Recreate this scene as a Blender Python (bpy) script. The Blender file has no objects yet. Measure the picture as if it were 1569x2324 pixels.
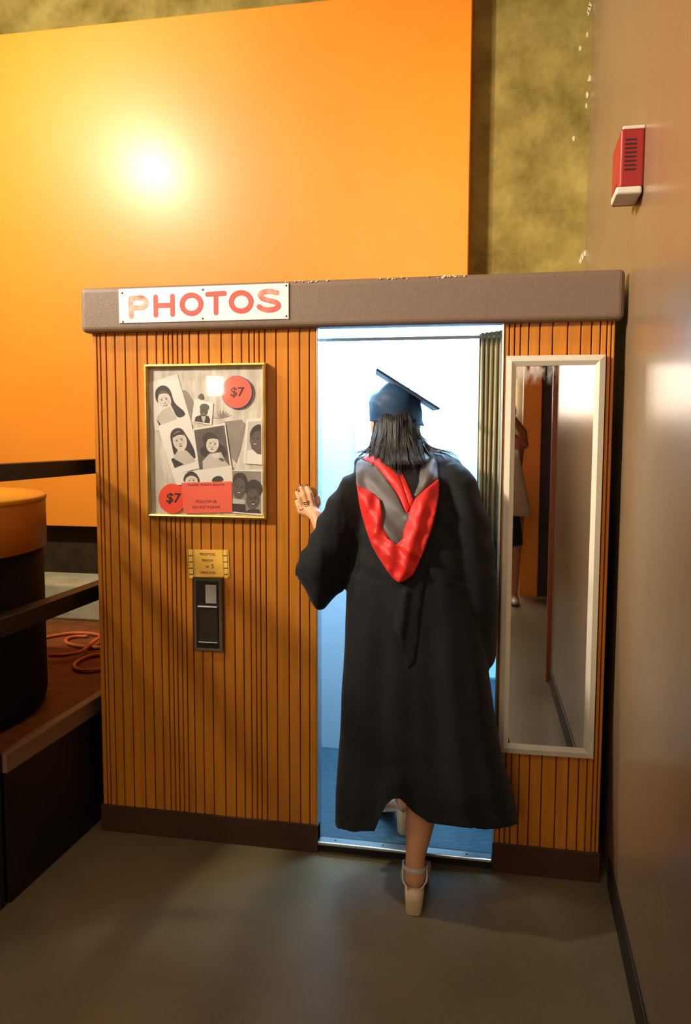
import bpy, bmesh, math, random
from mathutils import Vector, Matrix, noise
from mathutils.bvhtree import BVHTree
from mathutils.geometry import delaunay_2d_cdt

# ------------------------------------------------------------------ camera
W, H = 1569, 2324
F = 1869.756
YAW, PITCH, ROLL = 0.20053, 0.09098, 0.00314
CAM = Vector((1.4489, -2.6785, 1.4429))
fw = Vector((-math.sin(YAW)*math.cos(PITCH), math.cos(YAW)*math.cos(PITCH), -math.sin(PITCH)))
r0 = Vector((math.cos(YAW), math.sin(YAW), 0)); u0 = r0.cross(fw)
rt = math.cos(ROLL)*r0 + math.sin(ROLL)*u0
up = -math.sin(ROLL)*r0 + math.cos(ROLL)*u0
sc = bpy.context.scene
C = sc.collection
cd = bpy.data.cameras.new('camera'); cam = bpy.data.objects.new('camera', cd); C.objects.link(cam)
cd.sensor_fit = 'VERTICAL'; cd.sensor_height = 36; cd.lens = 36*F/H; cd.clip_start = 0.05
M = Matrix((rt, up, -fw)).transposed().to_4x4(); M.translation = CAM
cam.matrix_world = M
sc.camera = cam

# ------------------------------------------------------------------ world, exposure, lamps
wd = bpy.data.worlds.new('world'); sc.world = wd; wd.use_nodes = True
wd.node_tree.nodes['Background'].inputs[0].default_value = (1.0, 0.72, 0.42, 1)
wd.node_tree.nodes['Background'].inputs[1].default_value = 0.05
sc.view_settings.view_transform = 'Standard'; sc.view_settings.look = 'None'
sc.view_settings.exposure = 0.0; sc.view_settings.gamma = 1.0
sc.view_settings.use_curve_mapping = False

def lamp(name, kind, loc, power, color, size=0.1, aim=None, sizey=None, spot=None, blend=0.5):
    l = bpy.data.lights.new(name, kind); l.energy = power; l.color = color
    if kind == 'AREA':
        l.size = size
        if sizey: l.shape = 'RECTANGLE'; l.size_y = sizey
    else: l.shadow_soft_size = size
    if kind == 'SPOT': l.spot_size = spot; l.spot_blend = blend
    o = bpy.data.objects.new(name, l); C.objects.link(o); o.location = loc
    if aim: o.rotation_euler = (Vector(aim)-Vector(loc)).to_track_quat('-Z', 'Y').to_euler()
    return o
SPOT_AT = Vector((-1.52, -0.74, 3.63))
lamp('spot_lamp', 'SPOT', SPOT_AT, 500, (1, 0.90, 0.72), 0.09, (-0.2, 1.6, 2.55), None, math.radians(128), 1.0)
FRONT_AT = Vector((-2.9, -2.6, 3.55))
lamp('front_lamp', 'SPOT', FRONT_AT, 1900, (1, 0.90, 0.76), 0.26, (1.25, 0.0, 2.35), None, math.radians(47), 1.0)
lamp('ceiling_lamp_light', 'AREA', (0.2, -4.2, 3.85), 50, (1, 0.84, 0.62), 1.2, (0.2, -4.0, 0))
lamp('booth_lamp_light', 'AREA', (1.05, 0.42, 1.765), 20, (0.38, 0.68, 1.0), 0.9, (1.05, 0.5, 0), 0.5)

# ------------------------------------------------------------------ helpers
def at(x, y, Y):
    d = fw*F + rt*(x-W/2) - up*(y-H/2)
    return CAM + d*((Y-CAM.y)/d.y)
def atx(x, y, X):
    d = fw*F + rt*(x-W/2) - up*(y-H/2)
    return CAM + d*((X-CAM.x)/d.x)
def proj(P):
    d = Vector(P)-CAM; z = d.dot(fw)
    return W/2+F*d.dot(rt)/z, H/2-F*d.dot(up)/z
def srgb(h):
    h = h.lstrip('#'); v = [int(h[i:i+2], 16)/255 for i in (0, 2, 4)]
    return tuple(c/12.92 if c <= 0.04045 else ((c+0.055)/1.055)**2.4 for c in v)+(1,)
def col(c): return srgb(c) if isinstance(c, str) else tuple(c)+((1,) if len(c) == 3 else ())

def mat(name, base, rough=0.5, metal=0.0, spec=0.5, var=None, vscale=6.0, vstretch=(1, 1, 1), detail=6, bump=0.0, bscale=80.0,
        emit=None, estr=0.0, sheen=0.0, lo=0.3, hi=0.7, trans=0.0, rvar=0.0):
    m = bpy.data.materials.new(name); m.use_nodes = True; nt = m.node_tree; N = nt.nodes; L = nt.links
    b = N['Principled BSDF']; b.inputs['Base Color'].default_value = col(base)
    b.inputs['Roughness'].default_value = rough; b.inputs['Metallic'].default_value = metal
    b.inputs['Specular IOR Level'].default_value = spec
    if sheen: b.inputs['Sheen Weight'].default_value = sheen; b.inputs['Sheen Roughness'].default_value = 0.5
    if trans: b.inputs['Transmission Weight'].default_value = trans
    if emit: b.inputs['Emission Color'].default_value = col(emit); b.inputs['Emission Strength'].default_value = estr
    tc = N.new('ShaderNodeTexCoord')
    if var is not None:
        mp = N.new('ShaderNodeMapping'); mp.inputs['Scale'].default_value = vstretch
        L.new(tc.outputs['Object'], mp.inputs[0])
        nz = N.new('ShaderNodeTexNoise'); nz.inputs['Scale'].default_value = vscale; nz.inputs['Detail'].default_value = detail
        nz.inputs['Roughness'].default_value = 0.62
        L.new(mp.outputs[0], nz.inputs['Vector'])
        rp = N.new('ShaderNodeValToRGB'); rp.color_ramp.elements[0].position = lo; rp.color_ramp.elements[1].position = hi
        rp.color_ramp.elements[0].color = col(base); rp.color_ramp.elements[1].color = col(var)
        L.new(nz.outputs[0], rp.inputs[0]); L.new(rp.outputs[0], b.inputs['Base Color'])
        if rvar:
            mr = N.new('ShaderNodeMapRange'); mr.inputs[3].default_value = rough-rvar; mr.inputs[4].default_value = rough+rvar
            L.new(nz.outputs[0], mr.inputs[0]); L.new(mr.outputs[0], b.inputs['Roughness'])
    if bump:
        n2 = N.new('ShaderNodeTexNoise'); n2.inputs['Scale'].default_value = bscale; n2.inputs['Detail'].default_value = 4
        L.new(tc.outputs['Object'], n2.inputs['Vector'])
        bp = N.new('ShaderNodeBump'); bp.inputs['Strength'].default_value = bump; bp.inputs['Distance'].default_value = 0.01
        L.new(n2.outputs[0], bp.inputs['Height']); L.new(bp.outputs[0], b.inputs['Normal'])
    return m

def finish(name, me, m, parent=None, smooth=False):
    me.name = name
    if m is not None and not me.materials: me.materials.append(m)
    if smooth:
        for p in me.polygons: p.use_smooth = True
    o = bpy.data.objects.new(name, me); C.objects.link(o)
    if parent: attach(o, parent)
    return o
def attach(o, parent):
    o.parent = parent
    w = Matrix.Identity(4); q = parent
    w = parent['_mw'] if False else WORLD.get(parent.name, Matrix.Identity(4))
    o.matrix_parent_inverse = w.inverted()
    WORLD[o.name] = Matrix.Identity(4)
WORLD = {}
def thing(name, label, cat, loc=(0, 0, 0), group=None):
    o = bpy.data.objects.new(name, None); C.objects.link(o); o.location = loc; o.empty_display_size = 0.1
    o['label'] = label; o['category'] = cat
    if group: o['group'] = group
    WORLD[o.name] = Matrix.Translation(loc)
    return o
def tag(o, label, cat, group=None, kind=None):
    o['label'] = label; o['category'] = cat
    if group: o['group'] = group
    if kind: o['kind'] = kind
    return o
def struct(o, label=None, cat=None):
    o['kind'] = 'structure'
    if label: o['label'] = label
    if cat: o['category'] = cat
    return o

def bm_box(bm, x0, x1, y0, y1, z0, z1, bevel=0.0, seg=2):
    r = bmesh.ops.create_cube(bm, size=1.0); vs = r['verts']
    for v in vs:
        v.co = Vector((x0 if v.co.x < 0 else x1, y0 if v.co.y < 0 else y1, z0 if v.co.z < 0 else z1))
    if bevel:
        es = list({e for v in vs for e in v.link_edges})
        bmesh.ops.bevel(bm, geom=es, offset=bevel, segments=seg, profile=0.5, affect='EDGES')
def box(name, x0, x1, y0, y1, z0, z1, m, parent=None, bevel=0.0, seg=2):
    bm = bmesh.new(); bm_box(bm, x0, x1, y0, y1, z0, z1, bevel, seg)
    me = bpy.data.meshes.new(name); bm.to_mesh(me); bm.free()
    return finish(name, me, m, parent)
def mesh(name, vs, fs, m, parent=None, smooth=False):
    me = bpy.data.meshes.new(name); me.from_pydata([tuple(v) for v in vs], [], fs); me.validate()
    bm = bmesh.new(); bm.from_mesh(me); bmesh.ops.recalc_face_normals(bm, faces=bm.faces[:]); bm.to_mesh(me); bm.free()
    return finish(name, me, m, parent, smooth)
def from_bm(name, bm, m, parent=None, smooth=False):
    bmesh.ops.recalc_face_normals(bm, faces=bm.faces[:])
    me = bpy.data.meshes.new(name); bm.to_mesh(me); bm.free()
    return finish(name, me, m, parent, smooth)
def loft_data(rings, cap0=True, cap1=True):
    n = len(rings[0]); vs = [v for r in rings for v in r]; fs = []
    for i in range(len(rings)-1):
        for j in range(n):
            k = (j+1) % n
            fs.append((i*n+j, i*n+k, (i+1)*n+k, (i+1)*n+j))
    if cap0: fs.append(tuple(range(n))[::-1])
    if cap1: fs.append(tuple(range((len(rings)-1)*n, len(rings)*n)))
    return vs, fs
def loft(name, rings, m, parent=None, smooth=True, cap0=True, cap1=True):
    vs, fs = loft_data(rings, cap0, cap1); return mesh(name, vs, fs, m, parent, smooth)
def bm_add(bm, vs, fs):
    b = [bm.verts.new(v) for v in vs]
    for f in fs:
        try: bm.faces.new([b[i] for i in f])
        except ValueError: pass
def frame_of(d):
    d = d.normalized(); a = Vector((0, 0, 1)) if abs(d.z) < 0.9 else Vector((1, 0, 0))
    s = d.cross(a).normalized(); return s, s.cross(d).normalized()
def tube_data(pts, rad, n=8, caps=True):
    pts = [Vector(p) for p in pts]
    if not isinstance(rad, (list, tuple)): rad = [rad]*len(pts)
    rings = []; s = None
    for i, p in enumerate(pts):
        d = (pts[min(i+1, len(pts)-1)]-pts[max(i-1, 0)]).normalized()
        if s is None: s, t = frame_of(d)
        else:
            s = (s-d*s.dot(d)).normalized(); t = d.cross(s) * -1
            t = s.cross(d)
        rings.append([p+(s*math.cos(a)+t*math.sin(a))*rad[i] for a in [2*math.pi*k/n for k in range(n)]])
    return loft_data(rings, caps, caps)
def tube(name, pts, rad, m, parent=None, n=10):
    vs, fs = tube_data(pts, rad, n); return mesh(name, vs, fs, m, parent, True)
def catmull(pts, k=6):
    P = [Vector(p) for p in pts]; P = [2*P[0]-P[1]]+P+[2*P[-1]-P[-2]]; out = []
    for i in range(1, len(P)-2):
        for j in range(k):
            t = j/k
            out.append(0.5*((2*P[i])+(P[i+1]-P[i-1])*t+(2*P[i-1]-5*P[i]+4*P[i+1]-P[i+2])*t*t+(3*P[i]-P[i-1]-3*P[i+1]+P[i+2])*t**3))
    out.append(P[-2]); return out
def lathe(name, prof, cx, cy, m, parent=None, n=48, smooth=True):
    rings = [[Vector((cx+r*math.cos(2*math.pi*k/n), cy+r*math.sin(2*math.pi*k/n), z)) for k in range(n)] for r, z in prof]
    return loft(name, rings, m, parent, smooth)
def capsule(bm, a, b, ra, rb, n=16):
    a = Vector(a); b = Vector(b); d = b-a; s, t = frame_of(d if d.length > 1e-6 else Vector((0, 0, 1))); d.normalize()
    rings = []
    for k in range(1, 5):
        q = -math.pi/2+k*math.pi/2/4 if k < 4 else 0
        rings.append((a+d*ra*math.sin(q), ra*math.cos(q)))
    for k in range(0, 4):
        q = k*math.pi/2/4
        rings.append((b+d*rb*math.sin(q), rb*math.cos(q)))
    R = [[p+(s*math.cos(x)+t*math.sin(x))*r for x in [2*math.pi*j/n for j in range(n)]] for p, r in rings]
    vs, fs = loft_data(R); bm_add(bm, vs, fs)
def ellipsoid(bm, c, rx, ry, rz, rot=None, n=20, m=12, fn=None):
    c = Vector(c); rings = []
    for i in range(1, m):
        ph = -math.pi/2+math.pi*i/m; ring = []
        for j in range(n):
            th = 2*math.pi*j/n
            v = Vector((math.cos(ph)*math.cos(th), math.cos(ph)*math.sin(th), math.sin(ph)))
            if fn: v = fn(v)
            v = Vector((v.x*rx, v.y*ry, v.z*rz))
            if rot: v = rot @ v
            ring.append(c+v)
        rings.append(ring)
    vs, fs = loft_data(rings); bm_add(bm, vs, fs)
def remeshed(bm, voxel, smooth_it=2, fac=0.5):
    bmesh.ops.recalc_face_normals(bm, faces=bm.faces[:])
    me = bpy.data.meshes.new('tmp'); bm.to_mesh(me); bm.free()
    o = bpy.data.objects.new('tmp', me); C.objects.link(o)
    md = o.modifiers.new('r', 'REMESH'); md.mode = 'VOXEL'; md.voxel_size = voxel
    if smooth_it:
        ms = o.modifiers.new('s', 'SMOOTH'); ms.factor = fac; ms.iterations = smooth_it
    dg = bpy.context.evaluated_depsgraph_get(); ev = o.evaluated_get(dg)
    out = bpy.data.meshes.new_from_object(ev)
    bpy.data.objects.remove(o); bpy.data.meshes.remove(me)
    for p in out.polygons: p.use_smooth = True
    return out
def text_mesh(name, s, loc, size, m, parent=None, yrot=0.0, shear=0.0, weight=0.0, align='CENTER', sx=1.0, thick=0.0006, spacing=1.0):
    cu = bpy.data.curves.new(name, 'FONT'); cu.body = s; cu.size = size; cu.align_x = align; cu.align_y = 'CENTER'
    cu.extrude = thick; cu.offset = weight; cu.shear = shear; cu.resolution_u = 3; cu.space_character = spacing
    o = bpy.data.objects.new('tmp', cu); C.objects.link(o)
    dg = bpy.context.evaluated_depsgraph_get(); me = bpy.data.meshes.new_from_object(o.evaluated_get(dg))
    bpy.data.objects.remove(o)
    T = Matrix.Translation(loc) @ Matrix.Rotation(yrot, 4, 'Y') @ Matrix.Rotation(math.pi/2, 4, 'X') @ Matrix.Diagonal((sx, 1, 1, 1))
    me.transform(T); me.materials.clear()
    return finish(name, me, m, parent)
def plate_px(name, pts, Y, m, parent, th=0.0008):
    """flat sheet of thickness th lying on the plane y=Y, outline given on the photo's plane"""
    P = [at(x, y, Y) for x, y in pts]; n = len(P)
    vs = [Vector((p.x, Y, p.z)) for p in P]+[Vector((p.x, Y+th, p.z)) for p in P]
    fs = [tuple(range(n)), tuple(range(n, 2*n))[::-1]]+[(i, (i+1) % n, n+(i+1) % n, n+i) for i in range(n)]
    return mesh(name, vs, fs, m, parent)
def ell(cx, cy, rx, ry, n=20, rot=0, a0=0, a1=360):
    out = []
    for k in range(n):
        a = math.radians(a0+(a1-a0)*k/(n if a1-a0 == 360 else n-1)); x = rx*math.cos(a); y = ry*math.sin(a)
        q = math.radians(rot); out.append((cx+x*math.cos(q)-y*math.sin(q), cy+x*math.sin(q)+y*math.cos(q)))
    return out

# ------------------------------------------------------------------ materials
m_orange = mat('orange_paint', '#fb982c', 0.42, spec=0.36, var='#f89226', vscale=2.0, bump=0.03, bscale=60)
m_orange.node_tree.nodes['Principled BSDF'].inputs['Coat Weight'].default_value = 0.20
m_orange.node_tree.nodes['Principled BSDF'].inputs['Coat Roughness'].default_value = 0.25
m_conc = mat('concrete', '#6f5d26', 0.85, spec=0.2, var='#ab964f', vscale=4.6, detail=12, bump=0.7, bscale=11, lo=.30, hi=.72)
m_concd = mat('concrete_curb', '#c2b998', 0.85, spec=0.2, var='#a59c7a', vscale=9.0, detail=8, bump=0.25, bscale=40)
m_brown = mat('brown_panel', '#8b7052', 0.27, spec=0.5, var='#84694b', vscale=3.0, bump=0.02, bscale=120)
m_floor = mat('floor_concrete', '#6c6046', 0.42, spec=0.4, var='#847656', vscale=2.2, detail=9, bump=0.08, bscale=50, rvar=0.08)
m_land = mat('landing_floor', '#8a5220', 0.7, spec=0.25, var='#5e3715', vscale=14, detail=8)
m_black = mat('black_steel', '#16110d', 0.55, spec=0.35, var='#201812', vscale=5)
m_trimb = mat('brown_nosing', '#97765a', 0.55, spec=0.3, var='#7d5f45', vscale=12, vstretch=(1, .1, 1))
m_wood = mat('oak_slat', '#cf8120', 0.42, spec=0.3, var='#b56a14', vscale=9, vstretch=(6, 6, .35), detail=8, bump=0.06, bscale=60)
m_groove = mat('groove_dark', '#5e3210', 0.8, spec=0.1, var='#4e280b', vscale=8)
m_head = mat('brown_laminate', '#7b6350', 0.5, spec=0.4, var='#755d4a', vscale=60, bump=0.15, bscale=260)
m_base = mat('kick_board', '#4a2c1a', 0.5, spec=0.35, var='#3f2414', vscale=6, vstretch=(.4, 1, 1))
m_alu = mat('aluminium', '#c9c9c6', 0.32, 0.9, var='#b8b8b4', vscale=30)
m_white = mat('white_wall', '#ccd4d8', 0.5, var='#c5cdd2', vscale=4)
m_tile = mat('booth_lino', '#3d535c', 0.4, spec=0.35, var='#5e757e', vscale=26, vstretch=(1, 3, 1), detail=10, lo=0.45, hi=0.8)
m_tubel = mat('lit_tube', '#ffffff', 0.4, emit=(0.36, 0.68, 1.0), estr=46)
m_curt = mat('curtain_cloth', '#b0a276', 0.8, spec=0.2, var='#9c8d62', vscale=60, vstretch=(1, 1, .05), sheen=0.2)
m_sign = mat('sign_white', '#efe7dc', 0.4, var='#e9dfd2', vscale=7)
m_red = mat('sign_red', '#d8503f', 0.5, var='#cf4636', vscale=14)
m_fade = mat('sign_red_worn', '#d8503f', 0.55, var='#ecae92', vscale=9, lo=0.42, hi=0.62)
m_screw = mat('screw_steel', '#6d6252', 0.4, 0.8, var='#5a5042', vscale=40)
m_brass = mat('brass_frame', '#f4d382', 0.42, 1.0, var='#c99a3d', vscale=10)
m_paper = mat('poster_paper', '#d9cdb9', 0.55, var='#a4937b', vscale=5, vstretch=(7, 1, 1.2), detail=9, lo=0.42, hi=0.75)
m_photo = mat('photo_white', '#e9dfd0', 0.5, var='#e0d4c3', vscale=10)
m_pgrey = mat('photo_grey', '#9c8f80', 0.5, var='#867a6c', vscale=20)
m_plight = mat('photo_light', '#c9bdac', 0.5, var='#bdb09e', vscale=20)
m_pdark = mat('photo_dark', '#3c332d', 0.5, var='#4a4038', vscale=40)
m_pmid = mat('photo_mid', '#6b5f55', 0.5, var='#574c43', vscale=40)
m_pface = mat('photo_face', '#dccfbe', 0.5, var='#d2c4b2', vscale=12)
m_pmid2 = mat('photo_mid_light', '#8a7a6c', 0.5, var='#7c6d60', vscale=30)
m_psoft = mat('photo_soft_shade', '#d0c2b0', 0.5, var='#c8baa8', vscale=30)
m_psoft2 = mat('photo_soft_light', '#6f6055', 0.5, var='#66584e', vscale=30)
m_pskin = mat('photo_dark_face', '#5a4c43', 0.5, var='#6a5b50', vscale=25)
m_stick = mat('red_sticker', '#f0502c', 0.5, var='#ea4825', vscale=8)
m_stick2 = mat('coral_sticker', '#f2674a', 0.5, var='#ee6043', vscale=8)
m_ink = mat('ink', '#5a2416', 0.6, var='#4e1d11', vscale=20)
m_blue = mat('sticker_blue_rim', '#3a3f86', 0.5, var='#33387a', vscale=8)
m_yel = mat('yellow_label', '#ffc646', 0.5, var='#f8b84c', vscale=10)
m_chrome = mat('chrome', '#b9b2a4', 0.12, 1.0, var='#a8a092', vscale=20)
m_dark = mat('dark_recess', '#1e1712', 0.3, spec=0.5, var='#2a211a', vscale=20)
m_grey = mat('grey_card', '#a79c90', 0.5, var='#978c80', vscale=10)
m_mframe = mat('cream_frame', '#d8cdb6', 0.38, var='#cfc3ab', vscale=8, spec=0.4)
m_alarm = mat('alarm_red', '#9c1a15', 0.4, var='#931712', vscale=10)
m_slot = mat('slot_dark', '#3a0808', 0.6, var='#2c0505', vscale=10)
m_cream = mat('alarm_cream', '#ddd2ba', 0.45, var='#d5c9b0', vscale=10)
m_gown = mat('black_gown', (0.008, 0.0075, 0.007), 0.8, spec=0.15, var=(0.011, 0.010, 0.009), vscale=30, sheen=0.06, bump=0.08, bscale=300)
m_cap = mat('flare_blue_cap', (0.006, 0.034, 0.085), 0.6, spec=0.4, var=(0.008, 0.042, 0.10), vscale=20, sheen=0.05)  # blue of the lens flare put into the colour of a black cap
m_hred = mat('red_satin', '#d41d0c', 0.5, spec=0.3, var='#c5180a', vscale=8, sheen=0.15)
m_hgrey = mat('grey_satin', '#5c524d', 0.5, spec=0.3, var='#524944', vscale=8, sheen=0.3)
m_skin = mat('skin', '#d39a70', 0.5, spec=0.35, var='#c98c62', vscale=10)
m_hair = mat('dark_hair', (0.022, 0.018, 0.015), 0.38, spec=0.5, var=(0.05, 0.045, 0.038), vscale=30, vstretch=(3, 3, .4))
m_nail = mat('dark_nail', '#5a2a22', 0.2, spec=0.6, var='#4c221b', vscale=10)
m_gold = mat('gold_ring', '#e8c67a', 0.2, 1.0, var='#d9b565', vscale=10)
m_heel = mat('beige_heel', '#cdb28c', 0.5, var='#c4a882', vscale=14)
m_strap = mat('silver_strap', '#cfc9c4', 0.3, spec=0.6, var='#b9b3ad', vscale=30)
m_lips = mat('lips', '#a8544a', 0.4, var='#9c4a42', vscale=10)
m_eye = mat('eye', '#f2efe9', 0.2, var='#e9e5dd', vscale=10)
m_hose = mat('orange_cord', '#d8703a', 0.5, var='#cc642f', vscale=14)
m_drumtop = mat('drum_top', '#f2a51c', 0.5, var='#eb9c18', vscale=5)
m_drum = mat('drum_dark', '#0e0b09', 0.75, spec=.15, var='#14100d', vscale=6)
m_drumb = mat('drum_band', '#e08a1e', 0.5, var='#d67f18', vscale=6)
m_cwall = mat('cream_wall', '#c9b48e', 0.7, var='#bfa982', vscale=3)
m_ceil = mat('ceiling_paint', '#6a5a44', 0.9, var='#5e4f3b', vscale=3)
m_win = mat('lit_window', '#ffffff', 0.4, emit='#fff0dc', estr=9)
m_lampe = mat('lamp_glow', '#ffffff', 0.4, emit='#ffe2b4', estr=25)
m_pink = mat('pink_cotton', '#d98f84', 0.8, var='#cf8378', vscale=12)
m_navy = mat('navy_cotton', '#2a2f4a', 0.8, var='#232842', vscale=12)
m_tote = mat('canvas', '#d8c9ae', 0.85, var='#cbbb9e', vscale=40)
m_glow = mat('screen_glow', '#ffffff', 0.4, emit='#fff4e6', estr=40)

def glass_mat():
    m = bpy.data.materials.new('clear_pane'); m.use_nodes = True; nt = m.node_tree; N = nt.nodes; L = nt.links
    N.remove(N['Principled BSDF']); o = N['Material Output']
    t = N.new('ShaderNodeBsdfTransparent'); g = N.new('ShaderNodeBsdfGlossy'); g.inputs['Roughness'].default_value = 0.03
    fr = N.new('ShaderNodeFresnel'); fr.inputs[0].default_value = 1.52
    mx = N.new('ShaderNodeMixShader'); ge = N.new('ShaderNodeNewGeometry'); iv = N.new('ShaderNodeMath'); iv.operation = 'SUBTRACT'; iv.inputs[0].default_value = 1
    L.new(ge.outputs['Backfacing'], iv.inputs[1]); ml = N.new('ShaderNodeMath'); ml.operation = 'MULTIPLY'
    L.new(fr.outputs[0], ml.inputs[0]); L.new(iv.outputs[0], ml.inputs[1])      # reflect at the outer skin of the pane only
    L.new(ml.outputs[0], mx.inputs[0]); L.new(t.outputs[0], mx.inputs[1]); L.new(g.outputs[0], mx.inputs[2])
    L.new(mx.outputs[0], o.inputs[0]); return m
m_glass = glass_mat()
def mirror_mat():
    m = bpy.data.materials.new('mirror_silver'); m.use_nodes = True; nt = m.node_tree; N = nt.nodes; L = nt.links
    b = N['Principled BSDF']; b.inputs['Metallic'].default_value = 1; b.inputs['Roughness'].default_value = 0.015
    b.inputs['Base Color'].default_value = (0.9, 0.87, 0.82, 1)
    d = N.new('ShaderNodeBsdfDiffuse'); d.inputs[0].default_value = (0.85, 0.78, 0.68, 1)
    tc = N.new('ShaderNodeTexCoord'); sp = N.new('ShaderNodeSeparateXYZ'); L.new(tc.outputs['Object'], sp.inputs[0])
    nz = N.new('ShaderNodeTexNoise'); nz.inputs['Scale'].default_value = 26; nz.inputs['Detail'].default_value = 8
    mp = N.new('ShaderNodeMapping'); mp.inputs['Scale'].default_value = (1.6, 1, 0.7); L.new(tc.outputs['Object'], mp.inputs[0]); L.new(mp.outputs[0], nz.inputs[0])
    a = N.new('ShaderNodeMapRange'); a.inputs[1].default_value = 0.545; a.inputs[2].default_value = 0.625; L.new(sp.outputs[2], a.inputs[0])   # worn only near the top edge
    c = N.new('ShaderNodeMapRange'); c.inputs[1].default_value = 0.03; c.inputs[2].default_value = -0.03; L.new(sp.outputs[0], c.inputs[0])
    k = N.new('ShaderNodeMath'); k.operation = 'MULTIPLY'; L.new(a.outputs[0], k.inputs[0]); L.new(c.outputs[0], k.inputs[1])
    s = N.new('ShaderNodeMapRange'); s.inputs[1].default_value = 0.42; s.inputs[2].default_value = 0.6; L.new(nz.outputs[0], s.inputs[0])
    k2 = N.new('ShaderNodeMath'); k2.operation = 'MULTIPLY'; L.new(k.outputs[0], k2.inputs[0]); L.new(s.outputs[0], k2.inputs[1])
    mx = N.new('ShaderNodeMixShader'); L.new(k2.outputs[0], mx.inputs[0]); L.new(b.outputs[0], mx.inputs[1]); L.new(d.outputs[0], mx.inputs[2])
    L.new(mx.outputs[0], N['Material Output'].inputs[0]); return m
m_mirror = mirror_mat()

# ------------------------------------------------------------------ the room
XW = 1.7806; YB = 1.69; FLECKS = []
struct(box('floor', -5, 5, -7.2, YB+.2, -0.2, 0, m_floor))
wb_ = struct(box('wall_back', -5, XW+.12, YB, YB+.2, 0, 4.3, m_conc))
struct(box('shade_strip_back', -5, XW, YB-.006, YB, .645, .93, mat('shaded_concrete', '#3c2e1a', .85, spec=.15, var='#2e2212', vscale=12, detail=9, bump=.3, bscale=30)))  # added dark strip: shade on the concrete below the orange panel, painted in
for k, (x, y) in enumerate(((1338, 20), (1336, 30), (1340, 12), (1333, 78), (1318, 110), (1338, 180), (1333, 215), (1331, 240), (1303, 314), (1328, 575), (1322, 583), (1318, 592))):
    q_ = at(x, y, YB); rr_ = random.Random(k); n_ = 7
    vs_ = [Vector((q_.x+.012*rr_.uniform(.3, .8)*math.cos(t), YB-.0012, q_.z+.022*rr_.uniform(.4, 1)*math.sin(t))) for t in [2*math.pi*j/n_ for j in range(n_)]]
    vs_ += [v+Vector((0, .0016, 0)) for v in vs_]
    FLECKS.append((vs_, [tuple(range(n_)), tuple(range(n_, 2*n_))[::-1]]+[(i, (i+1) % n_, n_+(i+1) % n_, n_+i) for i in range(n_)]))
struct(box('wall_right', XW, XW+.14, -2.27, YB, 0, 4.3, m_brown))
struct(box('trim_1', XW-.022, XW+.16, -2.31, -2.27, 0, 4.3, mat('wood_edge', '#b9672c', .4, var='#a85a22', vscale=8, vstretch=(1, 1, .1)), None, .003))
struct(box('wall_left', -5.15, -5, -7.2, YB+.2, 0, 4.3, m_cwall))
struct(box('wall_rear', -5, 5, -7.2, -7.0, 0, 4.3, m_cwall))
struct(box('wall_side', 5, 5.15, -7.2, YB+.2, 0, 4.3, m_cwall))
struct(box('ceiling', -5.15, 5.15, -7.2, YB+.2, 4.3, 4.4, m_ceil))
struct(box('baseboard_right', XW-.006, XW, -2.27, -0.02, 0, 0.10, mat('rubber_base', '#2a211a', .5, var='#221a14', vscale=8), None, .002))

m_chip = mat('pale_chip', '#d9cfae', .8, var='#cbbf98', vscale=40)
for vs_, fs_ in FLECKS: mesh('paint_fleck', vs_, fs_, m_chip, wb_)

# orange panel on the concrete
pR = at(1062, 617, 1.59); pT = at(0, 78, 1.59); pB = at(165, 1194.5, 1.59)
wp = box('wall_panel', -4.4, pR.x, 1.59, YB, pB.z, pT.z, m_orange, None, .004)
tag(wp, 'huge glossy orange painted panel on the concrete wall behind the photo booth', 'wall panel')

# landing on the left
LZ = 0.452; LX = -0.05
struct(box('floor_landing', -5, LX, -0.50, YB, 0, LZ-.03, m_black))
struct(box('floor_landing_top', -5, LX-.03, -0.50, YB, LZ-.03, LZ, m_land))
struct(box('trim_2', LX-.03, LX+.006, -0.505, .9, LZ-.036, LZ+.026, m_trimb, None, .004))
struct(box('trim_3', -4.9, LX-.2, at(220, 1400, 1.2).y+.12, YB, LZ, 0.645, m_concd, None, .012))

rl = thing('guard_railing', 'black flat bar guard railing along the raised landing left of the booth', 'railing', (LX, 0, 0))
box('top_rail', LX-.055, LX, -3.2, .85, 1.306, 1.358, m_black, rl, .002)
box('mid_rail', LX-.055, LX, -3.2, .85, .836, .893, m_black, rl, .002)
for yy in (-2.9, -.53, .82):
    box('post', LX-.05, LX-.006, yy-.012, yy+.012, 0 if yy < 0 else LZ, 1.306, m_black, rl, .002)

dr = thing('round_counter', 'wide round drum counter with orange top on the landing behind the railing', 'counter', (-.784, -.216+.0, LZ))
DX, DY, DR = -.80, -.20, .62
lathe('body', [(DR-.06, LZ), (DR-.02, LZ+.01), (DR-.012, LZ+.05), (DR-.012, 1.048)], DX, DY, m_drum, dr, 72)
lathe('orange_band', [(DR-.02, 1.043), (DR, 1.043), (DR, 1.205), (DR-.004, 1.214)], DX, DY, m_drumb, dr, 72)
lathe('top_board', [(DR-.03, 1.208), (DR+.002, 1.212), (DR+.004, 1.222), (DR-.004, 1.23), (.42, 1.231), (.415, 1.2285), (.41, 1.231), (.02, 1.231)], DX, DY, m_drumtop, dr, 72)

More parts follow.
